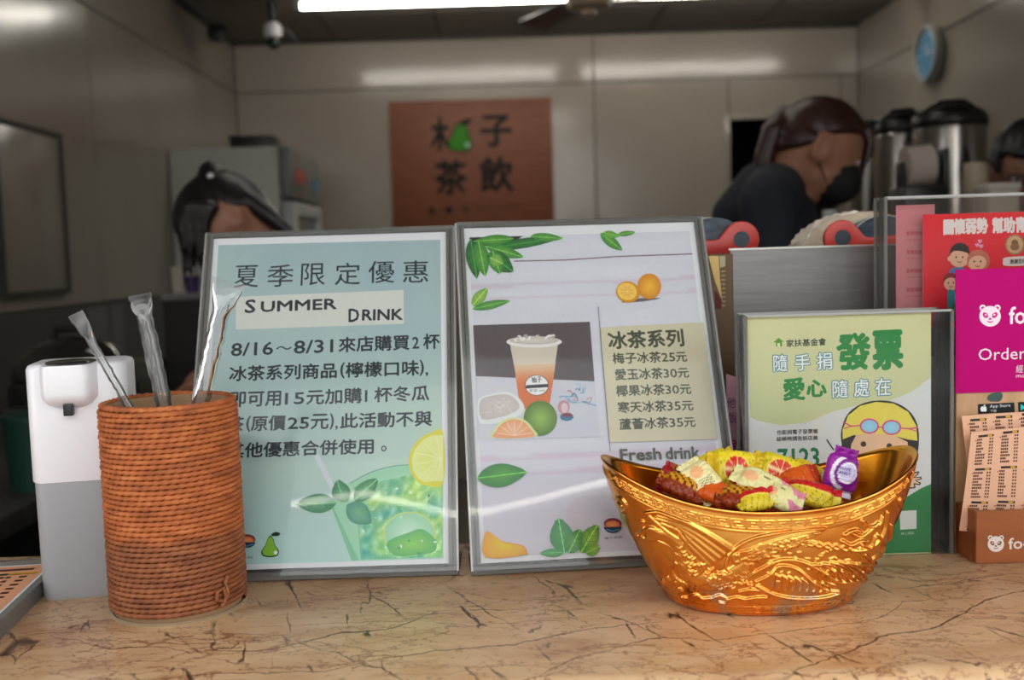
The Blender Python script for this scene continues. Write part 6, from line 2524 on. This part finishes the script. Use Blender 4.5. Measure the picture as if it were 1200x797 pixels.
class Person:
    def __init__(s, label, group=None):
        s.label = label

    def build(s, C, f, u, J, skin, cloth, trousers, hairmat, hair_fn, sleeve=.6, vox=.0075, scale=1.0, mask=None, glasses=False, eyes=True):
        f, u, r = frame(f, u)
        s.C, s.f, s.u, s.r = C, f, u, r
        foot = (J['footL'] + J['footR']) / 2
        t = thing('person', s.label, 'person', (foot.x, foot.y, 0))
        off = Vector((foot.x, foot.y, 0))
        s.off, s.t = off, t
        B = Matrix((f, r, u)).transposed().to_4x4()

        def L(a, b, c):
            return C + (f * a + r * b + u * c) * scale - off
        s.L = L
        J = {k: v - off for k, v in J.items()}
        m = MB()
        m.ball(L(-.006, 0, .012), (.096, .074, .098), B)
        m.ball(L(.022, 0, -.040), (.066, .060, .072), B)
        m.ball(L(.052, 0, -.088), (.026, .030, .022), B)
        m.tube([L(.088, 0, .012), L(.106, 0, -.028), L(.096, 0, -.040)], [.008, .013, .009], 10)       # nose
        m.ball(L(.088, 0, -.066), (.010, .024, .007), B)
        for sg in (-1, 1):
            m.ball(L(-.008, sg * .076, -.012), (.016, .008, .028), B)
            m.tube([L(-.008 + .017 * math.cos(a_), sg * (.085 - .004 * math.cos(a_)), -.010 + .030 * math.sin(a_)) for a_ in [2 * math.pi * q_ / 14 for q_ in range(15)]], .0052, 8)
            m.ball(L(.062, sg * .038, -.035), (.022, .020, .022), B)
            m.ball(L(.084, sg * .030, .012), (.012, .020, .007), B)
            m.ball(L(.080, sg * .030, -.004), (.011, .014, .010), B, sub=2)
        m.tube([L(-.030, 0, -.035), (L(-.035, 0, -.09) + J['neck']) / 2, J['neck']], [.056, .050, .060], 18)
        m.tube([J['neck'] + Vector((0, 0, -.02)), J['chest'], J['waist'], J['hip']], [.075, .105, .100, .115], 20)
        for S_ in 'LR':
            m.tube([J['neck'] * .5 + J['sh' + S_] * .5 + Vector((0, 0, -.01)), J['sh' + S_]], [.05, .050], 14)
            m.tube([J['sh' + S_], J['sh' + S_] * .5 + J['el' + S_] * .5, J['el' + S_]], [.050, .044, .037], 14)
            m.tube([J['el' + S_], J['el' + S_] * .6 + J['ha' + S_] * .4, J['ha' + S_]], [.038, .036, .025], 14)
            m.tube([J['hip'], J['kn' + S_], J['foot' + S_] + Vector((0, 0, .07))], [.095, .055, .036], 16)
            d = (J['ha' + S_] - J['el' + S_]).normalized()
            sd = d.cross(Vector((0, 0, 1))).normalized()
            hp = J['ha' + S_]
            m.tube([hp, hp + d * .085], [.024, .030], 12)
            for k in range(4):
                b0 = hp + d * .085 + sd * (.0165 * (k - 1.5))
                ln = (.055, .068, .064, .048)[k]
                m.tube([b0 - d * .02, b0 + d * ln * .55 + Vector((0, 0, -.006)), b0 + d * ln * .9 + Vector((0, 0, -.026))], [.0095, .0088, .0075], 8)
            m.tube([hp + d * .03 + sd * .02, hp + d * .06 + sd * .045, hp + d * .085 + sd * .05 + Vector((0, 0, -.012))], [.012, .0105, .009], 8)
            fd = f.copy(); fd.z = 0
            fd = fd.normalized() if fd.length > .1 else Vector((0, -1, 0))
        m.obj('body', skin, t, remesh=vox, smooth_it=3)
        # shirt
        m = MB()
        nb = J['neck']
        m.tube([nb + (L(-.03, 0, -.05) - nb) * .22, nb, J['chest'] + Vector((0, 0, .06)), J['chest'], J['waist'], J['hip'] + Vector((0, 0, -.03))], [.062, .080, .118, .124, .116, .130], 24)
        for S_ in 'LR':
            sh, el, ha = J['sh' + S_], J['el' + S_], J['ha' + S_]
            m.tube([nb * .75 + sh * .25 + Vector((0, 0, -.012)), sh + Vector((0, 0, .002))], [.066, .062], 16)
            m.ball(sh, .062, sub=2)
            if sleeve <= 1:
                m.tube([sh, sh * (1 - sleeve) + el * sleeve], [.061, .056], 16)
            else:
                m.tube([sh, el, el * .1 + ha * .9], [.061, .050, .036], 16)
        m.obj('shirt', cloth, t, remesh=.009, smooth_it=4)
        m = MB()
        m.ball(J['hip'], (.130, .130, .10), sub=3)
        for S_ in 'LR':
            m.tube([J['hip'], J['kn' + S_], J['foot' + S_] + Vector((0, 0, .06))], [.105, .075, .060], 16)
        m.obj('trousers', trousers, t, remesh=.012, smooth_it=3)
        for S_ in 'LR':
            a = J['foot' + S_]
            m = MB(); m.ball(a + Vector((0, 0, .045)) + fd * .06, (.048, .048, .045), sub=3).ball(a + Vector((0, 0, .034)) + fd * .13, (.045, .045, .034), sub=3).ball(a + Vector((0, 0, .045)) - fd * .02, (.045, .045, .045), sub=3)
            for v in m.b.verts:
                v.co.z = max(v.co.z, .002)
            m.obj('shoe', M['black_plastic'], t, remesh=.010, smooth_it=2)
        # eyes, brows, mouth
        if eyes:
            for sg in (-1, 1):
                m = MB(); m.ball(L(.0895, sg * .031, -.002), (.0045, .0125, .0052), B, sub=2)
                e_ = m.obj('eye', M['white_plastic'], t)
                m = MB(); m.ball(L(.0925, sg * .031, -.002), (.003, .0055, .0052), B, sub=2)
                m.obj('iris', M['black_gloss'], e_)
                m = MB(); m.tube([L(.090, sg * .014, .020), L(.089, sg * .032, .026), L(.076, sg * .048, .021)], [.0018, .002, .001], 8)
                m.obj('eyebrow', hairmat, t)
            if not mask:
                m = MB(); m.ball(L(.096, 0, -.0665), (.004, .020, .0045), B, sub=2)
                m.obj('lips', pbr('lips', (.30, .10, .08), .5), t)
        if mask:
            m = MB()
            m.ball(L(.052, 0, -.052), (.066, .060, .056), B, sub=4)
            for v in list(m.b.verts):
                q = v.co - L(0, 0, 0)
                a, c_ = q.dot(f), q.dot(u)
                if a < .040 + .25 * (c_ + .05):
                    m.b.verts.remove(v)
            mk = m.obj('face_mask', mask, t, angle=0)
            for sg in (-1, 1):
                m = MB(); m.tube([L(.048, sg * .060, -.030), L(.02, sg * .076, -.015), L(-.012, sg * .082, .006)], .0013, 6).tube([L(.036, sg * .058, -.075), L(.01, sg * .073, -.050), L(-.012, sg * .080, -.036)], .0013, 6)
                m.obj('ear_loop', mask, mk)
        if glasses:
            m = MB()
            for sg in (-1, 1):
                ring = [L(.100, sg * .034 + .025 * math.cos(2 * math.pi * k / 24), -.002 + .018 * math.sin(2 * math.pi * k / 24)) for k in range(25)]
                m.tube(ring, .0018, 6, cap=False)
                m.tube([L(.098, sg * .058, .003), L(.04, sg * .080, .004), L(-.015, sg * .081, .004)], .0018, 6)
            m.tube([L(.100, -.010, .003), L(.103, 0, .006), L(.100, .010, .003)], .0018, 6)
            gl_ = m.obj('glasses', M['black_plastic'], t)
            for sg in (-1, 1):
                m = MB()
                m.b.faces.new([m.b.verts.new(L(.1005, sg * .034 + .0242 * math.cos(2 * math.pi * k / 24), -.002 + .0172 * math.sin(2 * math.pi * k / 24))) for k in range(24)])
                m.obj('lens', clear_mat('lens_glass', (.85, .86, .95), .03, 1.5, haze=.03), gl_, smooth=False)
        m = MB()
        m.ball(L(-.024, 0, .030), (.092 * scale, .082 * scale, .094 * scale), B, sub=4)
        hair_fn(s, m, B)
        m.obj('hair', hairmat, t, remesh=.006, smooth_it=1)
        return t

    def ride(s, d, k=1.05, back=0.0):
        """point on the scalp in head direction d = (forward, right, up)"""
        d = Vector(d).normalized()
        return s.L(d.x * .098 * k - .006, d.y * .077 * k, d.z * .100 * k + .012)

    def strand(s, m, d0, d1, r0=.011, r1=.010, k=1.05, n=9, via=None):
        d0, d1 = Vector(d0).normalized(), Vector(d1).normalized()
        pts = []
        for i in range(n):
            t = i / (n - 1)
            if via:
                q = d0 * (1 - t) ** 2 + Vector(via).normalized() * 2 * t * (1 - t) + d1 * t * t
            else:
                q = d0 * (1 - t) + d1 * t
            pts.append(s.ride(q, k))
        m.tube(pts, [r0 + (r1 - r0) * i / (n - 1) for i in range(n)], 8)


def hair_tail(knot, drop):
    """swept-back hair gathered at the direction 'knot'"""
    def fn(s, m, B):
        rs = random.Random(5)
        for sg in (-1, 1):
            for k in range(13):
                f_ = k / 12
                d0 = (.98 - .95 * f_ ** 1.3, sg * (.04 + .93 * min(1, f_ * 1.5)), .62 - .42 * f_)
                s.strand(m, d0, knot, .0105, .012, 1.04 + rs.uniform(0, .02), via=(d0[0] * .4, sg * .75, .95))
            for k in range(8):
                f_ = k / 7
                d0 = (-.15 - .65 * f_, sg * (.93 - .75 * f_), -.10 - .42 * f_)
                s.strand(m, d0, knot, .012, .012, 1.03)
        for k in range(7):
            s.strand(m, (.90, -.45 + .15 * k, .55), knot, .012, .012, 1.05, via=(.2, -.3 + .1 * k, 1.3))
        m.ball(s.ride(knot, 1.08), .026, sub=2)
        drop(s, m, rs)
    return fn


# the masked woman on the right, leaning forward over her work
YW = 2.30
Cw = P(960, 176, YW)


def drop_right(s, m, rs):
    k0 = s.ride((-.93, 0, .30), 1.12)
    for k in range(9):
        a = rs.uniform(-.014, .014); b_ = rs.uniform(-.03, .03)
        m.tube([k0 + Vector((a, b_ * .5, 0)), P(908 + a * 500, 150, YW + b_) - s.off, P(898 + a * 600, 185, YW + b_) - s.off, P(893 + a * 700, 215 + rs.uniform(-6, 16), YW + b_) - s.off], [.013, .015, .012, .004], 8)
    # fringe hanging past the forehead and a long front lock
    for k in range(6):
        b_ = -.06 + .02 * k
        m.tube([s.L(.075, b_, .085), s.L(.100, b_, .050), s.L(.108, b_ * 1.05, .010 - .02 * (k % 2))], [.011, .011, .004], 8)
    for k in range(4):
        x = 1004 + k * 2.0
        m.tube([P(990 + k, 146, YW - .01 * k) - s.off, P(x + 3, 166, YW - .0) - s.off, P(x + 2, 196, YW - .0) - s.off, P(x - 4, 226, YW - .0) - s.off], [.010, .007, .006, .003], 8)


Pr = Person('woman in navy top and black face mask, auburn ponytail, looking down at the right')
Jr = {'neck': P(912, 212, YW + .01), 'chest': P(898, 285, YW + .02), 'waist': P(890, 380, YW + .02), 'hip': P(880, 470, YW + .02),
      'shL': P(902, 236, YW + .17), 'shR': P(900, 240, YW - .15), 'elL': P(925, 370, YW + .2), 'elR': P(915, 372, YW - .2),
      'haL': P(972, 385, YW + .14), 'haR': P(968, 388, YW - .12), 'knL': Vector((.56, YW + .10, .48)), 'knR': Vector((.56, YW - .08, .48)), 'footL': Vector((.55, YW + .12, 0)), 'footR': Vector((.52, YW - .10, 0))}
Pr.build(Cw, (.91, -.10, -.40), (.40, 0, .9), Jr, M['skin'], M['navy'], M['black_cloth'], M['hair_red'], hair_tail((-.93, 0, .30), drop_right), mask=M['mask'], scale=.90)

# the woman bowed low on the left
YL = 2.15
Cl = P(266, 263, YL)


def drop_left(s, m, rs):
    k0 = s.ride((-.62, -.1, .80), 1.1)
    for k in range(10):
        b_ = rs.uniform(-.03, .03)
        m.tube([k0 + Vector((0, b_ * .4, 0)), P(292, 232 + rs.uniform(-2, 5), YL + b_) - s.off, P(318, 255 + rs.uniform(-2, 6), YL + b_ * 1.3) - s.off, P(350, 279 + rs.uniform(-2, 8), YL + b_ * 1.6) - s.off], [.018, .022, .018, .006], 8)
    for k in range(16):
        x = 212 + k * 1.9
        yy = YL - .085 + .022 * (k % 5)
        m.tube([P(x + 10, 238, yy) - s.off, P(x, 262, yy) - s.off, P(x + 1.5, 292, yy) - s.off, P(x + 3 + rs.uniform(-2, 3), 322 + rs.uniform(-16, 22) - k * 1.5, yy) - s.off], [.015, .011, .006, .0025], 8)
    m.ball(k0 + Vector((0, 0, .004)), .026, sub=2)


Pl = Person('woman with black tied-back hair, bowed low behind the left sign stand')
Jl = {'neck': P(318, 306, YL + .02), 'chest': P(368, 365, YL + .03), 'waist': P(395, 420, YL + .05), 'hip': P(400, 500, YL + .06),
      'shL': P(326, 334, YL - .15), 'shR': P(338, 330, YL + .17), 'elL': P(318, 420, YL - .17), 'elR': P(330, 420, YL + .2),
      'haL': P(262, 440, YL - .10), 'haR': P(270, 440, YL + .1), 'knL': Vector((-.33, YL - .05, .48)), 'knR': Vector((-.33, YL + .14, .48)), 'footL': Vector((-.30, YL - .06, 0)), 'footR': Vector((-.30, YL + .16, 0))}
Pl.build(Cl, (-.58, -.28, -.76), (-.74, -.05, .60), Jl, M['skin'], M['black_cloth'], M['black_cloth'], M['hair'], hair_tail((-.62, -.1, .80), drop_left), mask=M['mask_white'], scale=.86)
m = MB(); m.ball((0, 0, 0), (.007, .005, .006), sub=2)
hc = m.obj('hair_clip', M['white_plastic'], Pl.t, loc=Pl.ride((-.45, -.62, .62), 1.2))

# the man at the right edge
YM = 2.62
Cm = P(1202, 197, YM)


def short_hair(s, m, B):
    rs = random.Random(8)
    for k in range(60):
        a = rs.uniform(-math.pi, math.pi)
        lo = .38 if abs(a) < .9 else (-.05 if abs(a) < 1.9 else -.35)
        d0 = (math.cos(a), math.sin(a), lo)
        s.strand(m, d0, (-.15 + .2 * math.cos(a + .5), .2 * math.sin(a + .5), 1), .010, .012, 1.06 + rs.uniform(0, .03))
    for k in range(10):
        s.strand(m, (1.0, -.6 + .13 * k, .55), (.3, -.3 + .06 * k, 1), .011, .011, 1.10)


Pm = Person('dark-haired man in glasses at the far right edge, behind the cups')
Jm = {'neck': Cm + Vector((.02, .05, -.20)), 'chest': Cm + Vector((.02, .06, -.42)), 'waist': Cm + Vector((.02, .06, -.62)), 'hip': Cm + Vector((.02, .06, -.80)),
      'shL': Cm + Vector((-.17, .08, -.26)), 'shR': Cm + Vector((.21, .04, -.26)), 'elL': Cm + Vector((-.22, .02, -.54)), 'elR': Cm + Vector((.27, -.02, -.54)),
      'haL': Cm + Vector((-.14, .02, -.74)), 'haR': Cm + Vector((.22, -.02, -.78))}
for k, dx in (('L', -.08), ('R', .12)):
    Jm['kn' + k] = Vector((Cm.x + dx, YM + .05, .46)); Jm['foot' + k] = Vector((Cm.x + dx, YM + .08, 0))
Pm.build(Cm, (-.30, -.88, -.36), (-.05, -.3, .95), Jm, pbr('shaded_skin', (.30, .14, .09), .5), M['black_cloth'], M['black_cloth'], M['hair'], short_hair, glasses=True, scale=.92)  # skin tone darkened to carry the shade on the man
